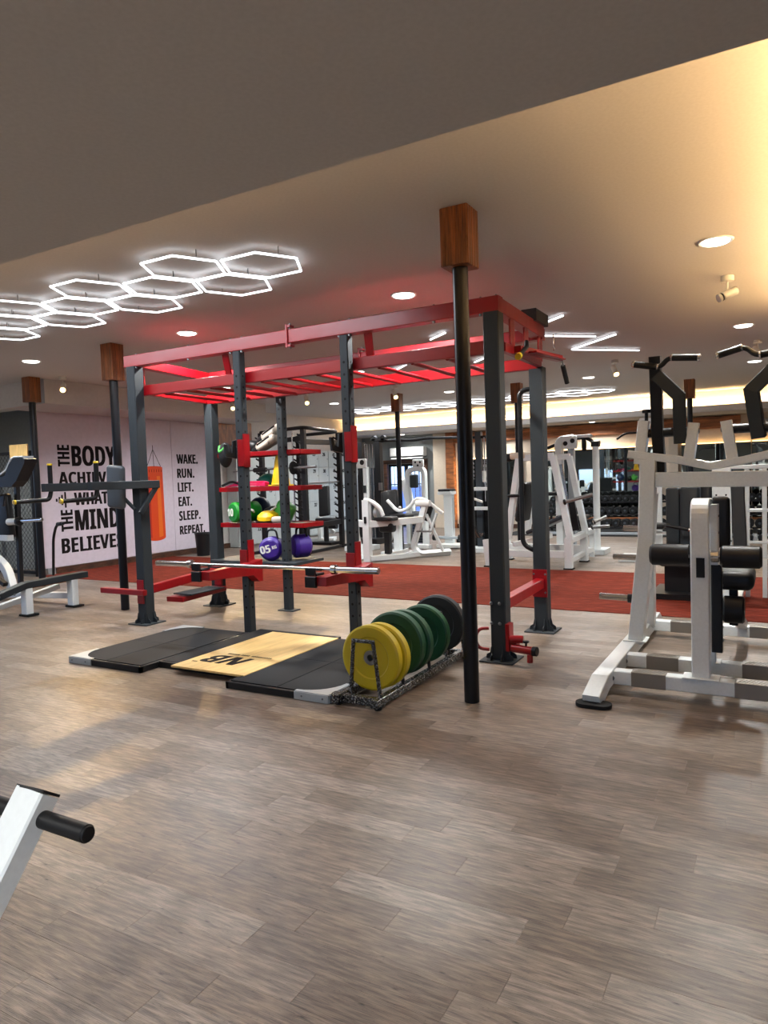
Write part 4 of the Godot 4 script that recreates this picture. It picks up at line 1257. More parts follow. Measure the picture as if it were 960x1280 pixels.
	single(MB.new().rbox(v(-5.17, 1.79, z - 0.02), v(0.16, 0.13, 0.18), 0.06, Basis(v(0, 0, 1), -0.4)), "sparring_glove", M.vinyl, "black glove between the head guard and the cream gloves", "boxing glove")
	# low shelf
	for q in [[v(-4.83, 0.665, z + 0.17), "purple weighted bag marked 05 on the lowest rack shelf", true, 0.4], [v(-4.58, 0.68, z - 0.02), "purple weighted bag behind the rack's middle rear upright", false, -0.5]]:
		var p: Vector3 = q[0]
		var g := thing("weight_bag", q[1], "weight bag", p)
		var dir := v(sin(q[3]), 0, cos(q[3]))
		part(MB.new().cyl(p - dir * 0.09, p + dir * 0.10, 0.128, 32, 0.03), "body", M.purple, g)
		part(MB.new().cyl(p + dir * 0.09, p + dir * 0.104, 0.09, 28), "end_disc", M.purple, g)
		part(MB.new().tube(bend([p + v(-0.07, 0.10, 0), p + v(-0.055, 0.20, 0), p + v(0.06, 0.20, 0), p + v(0.08, 0.10, 0)], 0.04), 0.011, 8), "handle", M.grip, g)
		if q[2]:
			var ax := v(cos(q[3]), 0, -sin(q[3]))
			var rx := (ax + v(0, 0.22, 0)).normalized()
			text("05", g, "number", M.letter_white, p + dir * 0.105 - ax * 0.095 - v(0, 0.055, 0), rx, rx.cross(dir) * -1.0, 0.11, 0.085, 0.002)
			text("KG", g, "number", M.letter_white, p + dir * 0.105 + ax * 0.03 + v(0, 0.0, 0), rx, rx.cross(dir) * -1.0, 0.05, 0.035, 0.002)


# ---------------------------------------------------------------- the big white machine at the right
func lat_machine() -> void:
	var cx := -0.42
	var t := thing("lat_pulldown_machine", "large white plate-loaded pulldown machine with black arms and rollers", "weight machine", v(cx, 0, -5.3))
	var W: StandardMaterial3D = M.white_steel
	for s in [-1.0, 1.0]:
		var bx: float = cx + s * 0.555
		part(MB.new().bars([v(bx - s * -0.015, 0.02, -4.19), v(bx, 0.095, -4.37), v(bx, 0.095, -6.46), v(bx, 0.02, -6.60)], 0.105, 0.09), "base_tube", W, t)
		for z in [-4.175, -6.60]:
			var oval := PackedVector2Array()
			for i in 24:
				oval.append(Vector2(cos(TAU * i / 24) * 0.055 + (0.05 if i < 6 or i > 18 else -0.05), sin(TAU * i / 24) * 0.06))
			part(MB.new().prism(oval, v(bx, 0.0, z), v(1, 0, 0), v(0, 0, -1), 0.022), "rubber_foot", M.rubber, t)
		var ux: float = cx + s * 0.515
		var tx: float = cx + s * 0.40
		part(MB.new().bars([v(ux, 0.13, -5.37), v(cx + s * 0.42, 0.90, -5.30), v(tx, 1.46, -5.30)], 0.105, 0.12, v(0, 0, 1)), "upright", W, t)
		part(MB.new().bars([v(tx - s * 0.01, 1.22, -5.38), v(cx + s * 0.43, 0.85, -5.48), v(ux, 0.13, -6.02)], 0.075, 0.08, v(0, 0, 1)), "rear_strut", W, t)
		part(MB.new().bar(v(cx + s * 0.47, 0.50, -5.36), v(cx + s * 0.475, 0.50, -5.70), 0.05, 0.05), "tie", W, t)
		part(MB.new().box(v(ux, 0.144, -5.37), v(0.16, 0.010, 0.17)), "flange", W, t)
		for q in [[-5.40, 0.44, -1.20], [-5.92, 0.68, -1.20], [-6.1, 0.9, -1.15]]:
			var hx: float = cx + s * (cx - q[2])
			var hs: float = cx + s * 0.50
			var h := part(MB.new().cyl(v(hs, q[1], q[0]), v(hx, q[1] + 0.006, q[0]), 0.024, 18), "weight_horn", M.chrome, t)
			part(MB.new().cyl(v(hs + s * 0.04, q[1], q[0]), v(hs + s * 0.075, q[1], q[0]), 0.034, 18), "collar", M.black_steel, h)
		# yoke cheeks that hold the arm axles
		part(MB.new().bar(v(cx + s * 0.460, 1.43, -5.30), v(cx + s * 0.425, 1.735, -5.30), 0.075, 0.082, v(0, 0, 1)), "axle_post", W, t)
		part(MB.new().bar(v(cx + s * 0.135, 1.44, -5.30), v(cx + s * 0.10, 1.70, -5.30), 0.07, 0.082, v(0, 0, 1)), "axle_post", W, t)
		part(MB.new().cyl(v(cx + s * 0.44, 1.645, -5.30), v(cx + s * 0.10, 1.645, -5.30), 0.032, 20), "axle", M.black_steel, t)
		part(MB.new().cyl(v(cx + s * 0.085, 1.645, -5.30), v(cx + s * 0.065, 1.645, -5.30), 0.018, 10), "bolt", M.bolt, t)
		# swinging arm: tall bar, slanting link, drop bar
		var ax: float = cx + s * 0.335
		if s < 0:
			part(MB.new().bars([v(ax, 1.30, -5.42), v(ax, 1.62, -5.30), v(ax, 2.17, -5.22)], 0.075, 0.085, v(0, 0, 1)), "arm", M.black_steel, t)
		else:
			part(MB.new().bars([v(ax + 0.08, 1.35, -5.42), v(ax + 0.08, 1.62, -5.30), v(ax + 0.10, 2.17, -5.22)], 0.075, 0.085, v(0, 0, 1)), "arm", M.black_steel, t)
		part(MB.new().bars([v(cx + s * 0.325, 2.04, -5.20), v(cx + s * 0.185, 1.885, -5.22), v(cx + s * 0.19, 1.57, -5.30)] if s < 0 else [v(cx + 0.43, 2.06, -5.20), v(cx + 0.255, 1.885, -5.22), v(cx + 0.295, 1.58, -5.30)], 0.085, 0.075, v(0, 0, 1)), "link", M.charcoal, t)
		var hp: Array = [v(-0.895, 2.125, -5.18), v(-0.715, 2.085, -5.18), v(-0.665, 2.145, -5.18), v(-0.47, 2.125, -5.18)] if s < 0 else [v(-0.365, 2.125, -5.18), v(-0.20, 2.165, -5.18), v(-0.135, 2.10, -5.18), v(0.05, 2.12, -5.18)]
		var h2 := part(MB.new().tube(bend(hp, 0.04), 0.017, 14), "handle_bar", M.black_steel, t)
		for e in [[hp[0], hp[1]], [hp[3], hp[2]]]:
			part(MB.new().tube([e[0].lerp(e[1], 0.06), e[0].lerp(e[1], 0.86)], 0.023, 14), "grip", M.grip, h2)
			part(MB.new().cyl(e[0].lerp(e[1], -0.04), e[0].lerp(e[1], 0.07), 0.024, 14), "end_cap", M.chrome, h2)
			part(MB.new().cyl(e[0].lerp(e[1], 0.86), e[0].lerp(e[1], 0.93), 0.024, 14), "collar", M.chrome, h2)
	part(MB.new().bar(v(-0.77, 1.315, -5.30), v(-0.07, 1.305, -5.30), 0.10, 0.105), "cross_beam", W, t)
	part(MB.new().bars([v(-0.955, 1.505, -5.30), v(-0.62, 1.45, -5.30), v(cx, 1.40, -5.30), v(-0.22, 1.43, -5.30), v(0.115, 1.505, -5.30)], 0.09, 0.055), "yoke", W, t)
	part(MB.new().cyl(v(-0.83, 1.73, -5.3), v(-0.83, 1.80, -5.3), 0.012, 10).cyl(v(-0.83, 1.79, -5.3), v(-0.83, 1.815, -5.3), 0.03, 14), "stop_knob", M.black_steel, t)
	for z in [-4.53, -4.97, -6.16]:
		var c := part(MB.new().bar(v(cx - 0.50, 0.095, z), v(cx + 0.50, 0.095, z), 0.085, 0.085), "cross_tube", W, t)
		for x in [[-0.815, -0.615], [-0.24, -0.03]]:
			var o: float = 0.02 if z < -4.6 else 0.0
			part(MB.new().box(v((x[0] + x[1]) / 2 + o, 0.0965, z), v(x[1] - x[0], 0.092, 0.093), 0.003), "tread_plate", M.tread, c)
			var rib := MB.new()
			for i in 9:
				var xx: float = lerpf(x[0] + 0.03, x[1] - 0.02, i / 8.0) + o
				rib.bar(v(xx - 0.015, 0.1435, z + 0.036), v(xx + 0.015, 0.1435, z - 0.036), 0.004, 0.003, Vector3.UP, 0.001)
			part(rib, "tread_ribs", M.tread, c)
		for s in [-1.0, 1.0]:
			part(MB.new().cyl(v(cx + s * 0.505, 0.095, z + 0.055), v(cx + s * 0.505, 0.095, z + 0.067), 0.014, 10), "bolt", M.bolt, c)
	# front post with rollers
	part(MB.new().box(v(cx, 0.143, -4.53), v(0.20, 0.010, 0.13)), "flange", W, t)
	part(MB.new().sweep(PackedVector3Array(bend([v(cx, 0.14, -4.53), v(cx, 1.175, -4.53), v(cx, 1.165, -4.76)], 0.14, 8)), MB.rp(0.10, 0.075, 0.006), v(0, 0, 1), false), "front_post", W, t)
	part(MB.new().box(v(cx + 0.01, 0.66, -4.90), v(0.085, 1.05, 0.06)).box(v(cx + 0.01, 0.143, -4.93), v(0.14, 0.010, 0.12)), "rear_post", W, t)
	part(MB.new().box(v(cx + 0.005, 0.805, -4.487), v(0.046, 0.115, 0.012), 0.003), "plate_insert", M.grip, t)
	part(MB.new().cyl(v(cx - 0.24, 0.865, -4.56), v(cx + 0.26, 0.865, -4.56), 0.014, 12), "roller_axle", M.chrome, t)
	part(MB.new().cyl(v(cx - 0.12, 0.865, -4.56), v(cx - 0.06, 0.865, -4.56), 0.022, 14).cyl(v(cx + 0.055, 0.865, -4.56), v(cx + 0.10, 0.865, -4.56), 0.034, 16), "roller_hub", M.chrome, t)
	for x in [[-0.29, -0.055], [0.105, 0.325]]:
		part(MB.new().cyl(v(cx + x[0], 0.865, -4.57 if x[0] > 0 else -4.60), v(cx + x[1], 0.865, -4.57 if x[0] > 0 else -4.60), 0.066, 28, 0.014), "roller_pad", M.vinyl, t)
	part(MB.new().box(v(cx + 0.068, 0.99, -4.645), v(0.05, 0.36, 0.10), 0.006), "side_bracket", W, t)
	part(MB.new().box(v(cx + 0.094, 1.10, -4.645), v(0.003, 0.012, 0.05), 0.001).cyl(v(cx + 0.092, 1.0, -4.64), v(cx + 0.095, 1.0, -4.64), 0.008, 10), "slot", M.grip, t)
	part(MB.new().rbox(v(cx + 0.092, 1.05, -4.83), v(0.11, 0.32, 0.07), 0.03, Basis(Vector3.RIGHT, 0.05)), "knee_pad", M.vinyl, t)
	part(MB.new().box(v(cx + 0.075, 0.53, -4.72), v(0.06, 0.54, 0.07), 0.006), "slide_tube", M.black_steel, t)
	for i in 6:
		part(MB.new().cyl(v(cx + 0.105, 0.33 + i * 0.085, -4.72), v(cx + 0.110, 0.33 + i * 0.085, -4.72), 0.009, 8), "peg_hole", M.bolt, t)
	part(MB.new().rbox(v(cx + 0.155, 0.68, -5.02), v(0.24, 0.12, 0.38), 0.045), "seat", M.vinyl, t)
	part(MB.new().box(v(cx + 0.15, 0.50, -5.02), v(0.05, 0.26, 0.05)), "seat_post", M.black_steel, t)
	part(MB.new().cyl(v(cx + 0.10, 0.50, -4.86), v(cx + 0.22, 0.50, -4.86), 0.085, 24, 0.01), "roller_pad", M.vinyl, t)
	part(MB.new().bar(v(cx + 0.15, 0.14, -6.16), v(cx + 0.15, 0.42, -5.10), 0.07, 0.07), "seat_frame", W, t)


# the end of a machine that pokes into the lower left of the frame
func near_machine() -> void:
	var t := thing("white_machine_arm", "white machine arm with a black crossbar handle in the near left corner", "weight machine", v(-1.75, 0, -0.95))
	part(MB.new().sweep(PackedVector3Array(bend([v(-1.555, 0.675, -1.02), v(-1.565, 0.42, -0.84), v(-1.66, 0.20, -0.72), v(-1.90, 0.09, -0.70), v(-2.3, 0.09, -0.72)], 0.18, 6)), MB.rp(0.098, 0.056, 0.005), v(0, 0, 1), false), "arm", M.white_steel, t)
	part(MB.new().bar(v(-1.555, 0.675, -1.02), v(-1.5552, 0.680, -1.0235), 0.101, 0.059, v(0, 0, 1)), "end_cap", M.grip, t)
	part(MB.new().cyl(v(-1.78, 0.626, -1.000), v(-1.352, 0.626, -1.000), 0.0205, 28), "handle_bar", M.grip, t)
	part(MB.new().cyl(v(-1.354, 0.626, -1.000), v(-1.349, 0.626, -1.000), 0.018, 20), "end_plug", M.black_steel, t)
	part(MB.new().box(v(-2.35, 0.05, -0.72), v(0.5, 0.09, 0.10)).box(v(-2.55, 0.05, -0.72), v(0.1, 0.08, 0.7)), "base_tube", M.white_steel, t)
	part(MB.new().box(v(-2.55, 0.35, -0.72), v(0.1, 0.6, 0.1)).rbox(v(-2.55, 0.66, -0.72), v(0.3, 0.09, 0.4), 0.03), "seat_stand", M.vinyl, t)


# the incline machine at the left edge
func bench_machine() -> void:
	var t := thing("incline_leg_machine", "white and black incline machine at the left edge, before the mural", "weight machine", v(-7.6, 0, -5.0))
	var W: StandardMaterial3D = M.white_steel
	for z in [-4.78, -5.36]:
		part(MB.new().bars([v(-7.26, 0.012, z + 0.01), v(-7.30, 0.31, z - 0.02)], 0.10, 0.085, v(0, 0, 1)), "leg", W, t)
		part(MB.new().rbox(v(-7.25, 0.012, z), v(0.17, 0.024, 0.14), 0.010), "rubber_foot", M.rubber, t)
	var deck := [v(-7.3, 0.20, -4.20), v(-7.3, 0.265, -4.50), v(-7.3, 0.335, -4.78), v(-7.3, 0.345, -5.1), v(-7.3, 0.355, -5.56)]
	part(MB.new().bars(deck, 0.11, 0.07), "rail", M.charcoal, t)
	part(MB.new().bars([v(-7.41, 0.17, -4.25), v(-7.41, 0.30, -4.80), v(-7.41, 0.31, -5.5)], 0.06, 0.05), "rail", M.wood_dark, t)
	part(MB.new().bar(v(-7.62, 0.06, -4.5), v(-7.45, 0.24, -5.3), 0.08, 0.06), "brace", W, t)
	for z in [-4.45, -4.62]:
		part(MB.new().cyl(v(-7.244, 0.26, z), v(-7.236, 0.26, z), 0.012, 8), "bolt", M.bolt, t)
	part(MB.new().bars(bend([v(-8.75, 0.62, -5.15), v(-8.45, 0.60, -5.15), v(-8.18, 0.44, -5.15), v(-8.02, 0.20, -5.1)], 0.22), 0.09, 0.09), "curved_arm", W, t)
	part(MB.new().bars([v(-8.55, 0.25, -5.0), v(-8.22, 0.36, -5.0), v(-8.0, 0.28, -5.0)], 0.06, 0.05), "link", M.black_steel, t)
	part(MB.new().rbox(v(-8.52, 1.06, -5.35), v(0.34, 0.56, 0.09), 0.035, Basis(v(0, 0, 1), 0.10)), "back_pad", M.vinyl, t)
	part(MB.new().bar(v(-8.75, 0.80, -5.33), v(-8.32, 0.80, -5.30), 0.08, 0.07), "pad_frame", W, t)
	part(MB.new().bar(v(-8.40, 0.10, -5.45), v(-8.36, 1.50, -5.45), 0.055, 0.055), "upright", M.black_steel, t)
	part(MB.new().prism(PackedVector2Array([Vector2(-8.75, 1.43), Vector2(-8.13, 1.43), Vector2(-8.02, 1.50), Vector2(-7.84, 1.71), Vector2(-7.83, 1.755), Vector2(-7.88, 1.775), Vector2(-8.06, 1.77), Vector2(-8.15, 1.70), Vector2(-8.24, 1.57), Vector2(-8.75, 1.49)]), v(0, 0, -5.38), v(1, 0, 0), Vector3.UP, 0.16), "console", M.vinyl, t)
	part(MB.new().bars([v(-8.75, 1.505, -5.30), v(-8.40, 1.565, -5.30), v(-8.24, 1.63, -5.30), v(-8.12, 1.765, -5.30), v(-8.05, 1.79, -5.30), v(-7.88, 1.785, -5.30)], 0.15, 0.022), "console_trim", W, t)
	part(MB.new().tube([v(-8.30, 1.32, -5.25), v(-8.26, 1.20, -5.2)], 0.016, 10), "cable_end", M.grip, t)
	part(MB.new().cyl(v(-8.30, 1.005, -5.3), v(-7.68, 1.03, -5.3), 0.022, 18), "weight_horn", M.chrome, t)
	part(MB.new().cyl(v(-8.34, 1.0, -5.3), v(-8.14, 1.008, -5.3), 0.042, 20), "collar", W, t)
	part(MB.new().cyl(v(-8.15, 1.006, -5.3), v(-8.11, 1.008, -5.3), 0.055, 20), "stop_ring", M.black_steel, t)
	part(MB.new().tube(bend([v(-7.74, 0.34, -5.45), v(-7.66, 0.80, -5.42), v(-7.56, 0.965, -5.40), v(-7.40, 0.975, -5.38)], 0.08), 0.016, 12), "lever", M.black_steel, t)
	part(MB.new().tube([v(-7.53, 0.968, -5.396), v(-7.44, 0.974, -5.384)], 0.024, 12), "grip", M.grip, t)
	part(MB.new().bar(v(-8.7, 0.06, -5.4), v(-7.35, 0.12, -5.42), 0.08, 0.07), "base_tube", W, t)


# ---------------------------------------------------------------- machines beyond the red strip
func back_machines() -> void:
	var W: StandardMaterial3D = M.white_steel
	# black power rack before the lockers
	var p := thing("squat_rack", "black squat rack with saw-tooth hooks in front of the lockers", "squat rack", v(-8.0, 0, -11.3))
	for q in [[-7.64, -10.6], [-7.78, -12.0], [-8.75, -10.75], [-8.85, -12.1]]:
		var u := part(MB.new().box(v(q[0], 1.16, q[1]), v(0.085, 2.32, 0.085)), "upright", M.black_steel, p)
		var th := MB.new()
		for i in 13:
			var y := 0.55 + i * 0.135
			th.prism(PackedVector2Array([Vector2(0, 0), Vector2(0.075, 0.055), Vector2(0.07, 0.085), Vector2(0.02, 0.06), Vector2(0, 0.08)]), v(q[0] - 0.04, y, q[1] + 0.02), v(-0.8, 0, 0.6), Vector3.UP, 0.03)
		part(th, "hook_strip", M.black_steel, u)
	part(MB.new().tube(bend([v(-8.75, 2.33, -10.75), v(-7.64, 2.36, -10.6), v(-7.78, 2.34, -12.0), v(-8.85, 2.33, -12.1)], 0.18), 0.035, 12), "top_frame", M.black_steel, p)
	part(MB.new().bar(v(-8.75, 2.14, -10.75), v(-7.64, 2.16, -10.6), 0.05, 0.09).bar(v(-7.64, 2.10, -10.6), v(-7.78, 2.12, -12.0), 0.05, 0.10), "cross_bar", M.black_steel, p)
	part(MB.new().bar(v(-7.66, 0.52, -10.6), v(-7.78, 0.53, -12.0), 0.05, 0.10).bar(v(-7.70, 0.03, -10.3), v(-7.80, 0.03, -12.2), 0.07, 0.06).bar(v(-8.78, 0.03, -10.4), v(-8.85, 0.03, -12.2), 0.07, 0.06), "base_frame", M.black_steel, p)
	part(MB.new().bar(v(-7.64, 1.33, -10.6), v(-7.78, 1.34, -12.0), 0.02, 0.03), "safety_bar", M.steel, p)
	part(MB.new().cyl(v(-7.87, 0.06, -10.57), v(-7.87, 2.3, -10.57), 0.015, 12), "guide_rod", M.chrome, p)
	var br := thing("barbell", "barbell with a black plate resting in the black squat rack", "barbell", v(-8.2, 1.62, -10.5))
	part(MB.new().tube([v(-9.3, 1.60, -10.55), v(-7.62, 1.625, -10.45)], 0.015, 12), "shaft", M.steel, br)
	part(MB.new().cyl(v(-7.66, 1.624, -10.452), v(-7.26, 1.628, -10.44), 0.025, 16), "sleeve", M.steel, br)
	part(MB.new().cyl(v(-8.75, 1.608, -10.515), v(-8.45, 1.612, -10.50), 0.045, 16), "bar_pad", M.grip, br)
	part(MB.new().cyl(v(-7.80, 1.622, -10.46), v(-7.77, 1.622, -10.46), 0.12, 28), "plate", M.rubber, br)
	var bn := thing("incline_bench", "black padded incline bench seen through the black squat rack", "bench", v(-8.6, 0, -12.6))
	part(MB.new().rbox(v(-8.60, 0.92, -12.62), v(0.27, 0.66, 0.09), 0.035, Basis(v(0, 0, 1), 0.16) * Basis(Vector3.RIGHT, -0.25)), "backrest", M.vinyl, bn)
	part(MB.new().rbox(v(-8.42, 0.53, -12.45), v(0.46, 0.08, 0.30), 0.03), "seat", M.vinyl, bn)
	part(MB.new().bar(v(-8.5, 0.05, -12.5), v(-8.5, 0.50, -12.5), 0.08, 0.08), "post", M.black_steel, bn)
	part(MB.new().box(v(-8.5, 0.03, -12.5), v(0.5, 0.06, 0.4)), "base", M.black_steel, bn)
	var lp := thing("leg_machine", "low white machine base on the floor behind the squat rack", "weight machine", v(-9.0, 0, -13.1))
	part(MB.new().bars([v(-9.3, 0.035, -13.0), v(-8.95, 0.05, -13.0), v(-8.62, 0.05, -13.0)], 0.10, 0.07).bar(v(-8.95, 0.04, -13.5), v(-8.85, 0.05, -12.85), 0.10, 0.07), "base_tube", W, lp)
	part(MB.new().box(v(-9.0, 0.30, -13.0), v(0.09, 0.55, 0.09)).bar(v(-9.0, 0.5, -13.0), v(-8.65, 0.2, -13.05), 0.07, 0.07), "post", W, lp)
	part(MB.new().cyl(v(-8.75, 0.35, -13.0), v(-8.55, 0.35, -13.0), 0.06, 16), "roller_pad", M.vinyl, lp)

	# white lever machine left of the distant pole
	var b := thing("lever_row_machine", "white lever machine with a curved bar beside the red strip", "weight machine", v(-5.6, 0, -10.8))
	part(MB.new().box(v(-5.965, 0.52, -9.97), v(0.12, 1.02, 0.10)), "front_post", W, b)
	part(MB.new().box(v(-5.965, 0.70, -9.915), v(0.045, 0.11, 0.012)), "plate_insert", M.grip, b)
	part(MB.new().bars([v(-6.22, 0.655, -9.98), v(-5.95, 0.625, -9.98), v(-5.30, 0.66, -10.70)], 0.08, 0.11), "main_beam", W, b)
	part(MB.new().bars(bend([v(-6.22, 0.62, -10.02), v(-6.20, 0.35, -10.05), v(-6.05, 0.04, -9.95)], 0.2), 0.07, 0.07, v(0, 0, 1)), "side_leg", W, b)
	part(MB.new().bars([v(-5.92, 0.06, -9.97), v(-5.60, 0.06, -10.40), v(-5.42, 0.06, -10.80)], 0.09, 0.08), "base_tube", W, b)
	part(MB.new().bars(bend([v(-5.26, 0.92, -10.75), v(-5.40, 0.52, -10.75), v(-5.52, 0.18, -10.75), v(-5.42, 0.05, -10.78), v(-5.03, 0.06, -11.2)], 0.16, 6), 0.095, 0.085, v(0, 0, 1)), "curved_leg", W, b)
	part(MB.new().bar(v(-5.25, 0.74, -10.75), v(-5.05, 0.10, -10.95), 0.045, 0.045, v(0, 0, 1)).bar(v(-5.08, 0.76, -10.80), v(-5.22, 0.40, -10.80), 0.04, 0.04, v(0, 0, 1)), "link_bar", W, b)
	part(MB.new().cyl(v(-5.42, 0.455, -10.70), v(-5.14, 0.455, -10.70), 0.016, 12), "weight_horn", M.steel, b)
	part(MB.new().tube(bend([v(-6.0, 0.99, -10.75), v(-5.80, 0.79, -10.75), v(-5.60, 0.83, -10.75), v(-5.42, 1.03, -10.75), v(-5.24, 0.97, -10.78), v(-4.99, 0.75, -10.85)], 0.14, 6), 0.030, 14), "curved_bar", W, b)
	part(MB.new().cyl(v(-5.42, 0.93, -10.72), v(-5.16, 0.93, -10.72), 0.055, 18), "hub", W, b)
	part(MB.new().tube(bend([v(-6.0, 1.03, -9.97), v(-5.88, 1.01, -9.99), v(-5.74, 0.90, -10.02), v(-5.70, 0.76, -10.05)], 0.12), 0.036, 14), "front_lever", W, b)
	part(MB.new().cyl(v(-5.86, 0.83, -10.1), v(-5.80, 0.82, -10.1), 0.10, 20), "cam_wheel", M.zinc, b)
	part(MB.new().rbox(v(-5.72, 0.705, -10.18), v(0.34, 0.07, 0.28), 0.03), "seat", M.vinyl, b)
	part(MB.new().box(v(-5.76, 0.38, -10.3), v(0.10, 0.55, 0.10)).rbox(v(-5.76, 0.55, -10.3), v(0.26, 0.16, 0.2), 0.05), "seat_post", M.black_steel, b)
	part(MB.new().bars([v(-5.95, 0.05, -10.1), v(-5.6, 0.12, -10.5), v(-5.5, 0.16, -10.55)], 0.07, 0.06), "foot_rest", W, b)
	part(MB.new().rbox(v(-5.34, 0.80, -10.95), v(0.20, 0.36, 0.10), 0.045, Basis(v(0, 0, 1), -0.35)), "chest_pad", M.vinyl, b)

	var pd := thing("preacher_bench", "dark padded bench with white knobs behind the lever machine", "bench", v(-6.1, 0, -11.1))
	part(MB.new().rbox(v(-6.14, 0.93, -11.1), v(0.34, 0.46, 0.10), 0.04, Basis(v(0, 0, 1), 0.15) * Basis(Vector3.RIGHT, -0.2)), "backrest", M.vinyl, pd)
	part(MB.new().rbox(v(-5.92, 0.69, -11.0), v(0.46, 0.10, 0.36), 0.04), "seat", M.vinyl, pd)
	part(MB.new().box(v(-6.0, 0.33, -11.1), v(0.12, 0.64, 0.12)).box(v(-6.0, 0.03, -11.1), v(0.5, 0.06, 0.4)), "stand", W, pd)
	for q in [v(-5.86, 0.85, -10.95), v(-6.52, 0.83, -11.0)]:
		part(MB.new().ball(q, v(0.026, 0.026, 0.026), 12), "knob", M.plastic_white, pd)

	# white pulley tower at the left of the lever machine
	var lt := thing("pulley_tower", "white pulley tower with a holed top plate left of the lever machine", "cable machine", v(-7.0, 0, -11.6))
	part(MB.new().box(v(-6.92, 0.80, -11.6), v(0.09, 1.60, 0.09)).box(v(-6.90, 0.55, -11.56), v(0.12, 0.9, 0.06)), "column", W, lt)
	part(MB.new().box(v(-7.06, 0.05, -11.6), v(0.5, 0.09, 0.5)), "base", W, lt)
	var tp := part(MB.new().rbox(v(-7.04, 1.67, -11.55), v(0.34, 0.18, 0.05), 0.02), "top_plate", W, lt)
	for x in [-7.12, -6.96]:
		part(MB.new().lathe([Vector2(0, 0.006), Vector2(0.045, 0.006), Vector2(0.05, 0)], v(x, 1.69, -11.525), v(0, 0, 1), 16), "pulley", M.grip, tp)
	part(MB.new().box(v(-7.06, 0.85, -11.62), v(0.10, 1.2, 0.06)), "weight_stack", M.black_steel, lt)
	part(MB.new().box(v(-6.93, 1.18, -11.54), v(0.06, 0.14, 0.02)), "dial_plate", M.charcoal, lt)

	# black cable crossover
	var f := thing("cable_crossover", "black cable crossover with a long top bar before the glazed door", "cable machine", v(-6.8, 0, -13.0))
	for x in [-7.86, -7.43, -5.50]:
		part(MB.new().box(v(x, 1.08, -13.0), v(0.13, 2.15, 0.14)), "column", M.black_steel, f)
	part(MB.new().box(v(-7.64, 0.06, -13.0), v(0.7, 0.12, 0.9)), "base", M.black_steel, f)
	part(MB.new().box(v(-5.50, 0.06, -13.08), v(0.3, 0.12, 0.36)), "base", M.black_steel, f)
	for s in 2:
		part(MB.new().box(v(-7.70 + s * 0.14, 0.85, -12.98), v(0.10, 1.5, 0.12)), "weight_stack", M.slate, f)
	for x in [-7.72, -7.66, -7.60, -7.53]:
		part(MB.new().cyl(v(x, 0.1, -12.92), v(x, 2.1, -12.92), 0.010, 8), "guide_rod", M.chrome, f)
	part(MB.new().tube(bend([v(-7.5, 2.16, -13.0), v(-7.0, 2.16, -13.0), v(-6.6, 2.13, -13.0), v(-6.3, 2.16, -13.0), v(-5.50, 2.13, -13.0)], 0.15), 0.026, 12), "top_bar", M.black_steel, f)
	for x in [-7.52, -7.30]:
		part(MB.new().cyl(v(x, 2.22, -13.05), v(x, 2.22, -12.95), 0.055, 18), "pulley", M.black_steel, f)
	part(MB.new().box(v(-7.41, 2.19, -13.0), v(0.38, 0.05, 0.10)), "pulley_bracket", M.black_steel, f)
	part(MB.new().box(v(-7.35, 1.2, -12.9), v(0.07, 0.16, 0.06)), "carriage", M.steel, f)

	# white stack machine before the door
	var g := thing("chest_press_machine", "white arched weight-stack machine in front of the glazed door", "weight machine", v(-6.15, 0, -12.3))
	part(MB.new().sweep(PackedVector3Array(bend([v(-6.33, 0.0, -12.2), v(-6.33, 1.52, -12.2), v(-5.98, 1.54, -12.2), v(-5.98, 0.0, -12.2)], 0.12)), MB.rp(0.09, 0.12, 0.01), v(0, 0, 1), false), "arch_frame", W, g)
	var gp := part(MB.new().rbox(v(-6.08, 1.64, -12.16), v(0.24, 0.15, 0.05), 0.02), "top_plate", W, g)
	for q in [[-6.13, 1.66], [-6.03, 1.66], [-6.08, 1.60]]:
		part(MB.new().lathe([Vector2(0, 0.005), Vector2(0.02, 0.005), Vector2(0.022, 0)], v(q[0], q[1], -12.135), v(0, 0, 1), 12), "hole_plug", M.grip, gp)
	for i in 12:
		part(MB.new().box(v(-6.15, 0.12 + i * 0.052, -12.24), v(0.22, 0.046, 0.10), 0.004), "weight_plate", M.charcoal if i < 7 else M.zinc, g)
	part(MB.new().cyl(v(-6.20, 0.1, -12.24), v(-6.20, 1.5, -12.24), 0.010, 8).cyl(v(-6.10, 0.1, -12.24), v(-6.10, 1.5, -12.24), 0.010, 8), "guide_rod", M.chrome, g)
	part(MB.new().rbox(v(-6.15, 1.30, -12.1), v(0.16, 0.26, 0.10), 0.03), "shroud", M.charcoal, g)
	part(MB.new().rbox(v(-6.40, 0.95, -12.35), v(0.18, 0.85, 0.12), 0.05, Basis(v(0, 0, 1), 0.22)), "side_panel", W, g)
	part(MB.new().bars([v(-6.8, 0.05, -12.1), v(-6.3, 0.05, -12.1), v(-5.8, 0.05, -12.0)], 0.09, 0.08).bar(v(-6.75, 0.05, -12.1), v(-6.62, 0.42, -12.15), 0.06, 0.06), "base_tube", W, g)

	# white post with a small black pad
	var e := thing("calf_raise_stand", "plain white post with a flat black pad on top, left of the near pole", "weight machine", v(-5.62, 0, -12.5))
	part(MB.new().box(v(-5.61, 0.53, -12.5), v(0.17, 1.02, 0.13)), "post", W, e)
	part(MB.new().box(v(-5.64, 1.05, -12.48), v(0.28, 0.06, 0.26)), "pad_tray", W, e)
	part(MB.new().rbox(v(-5.64, 1.105, -12.48), v(0.27, 0.05, 0.26), 0.02), "pad", M.vinyl, e)
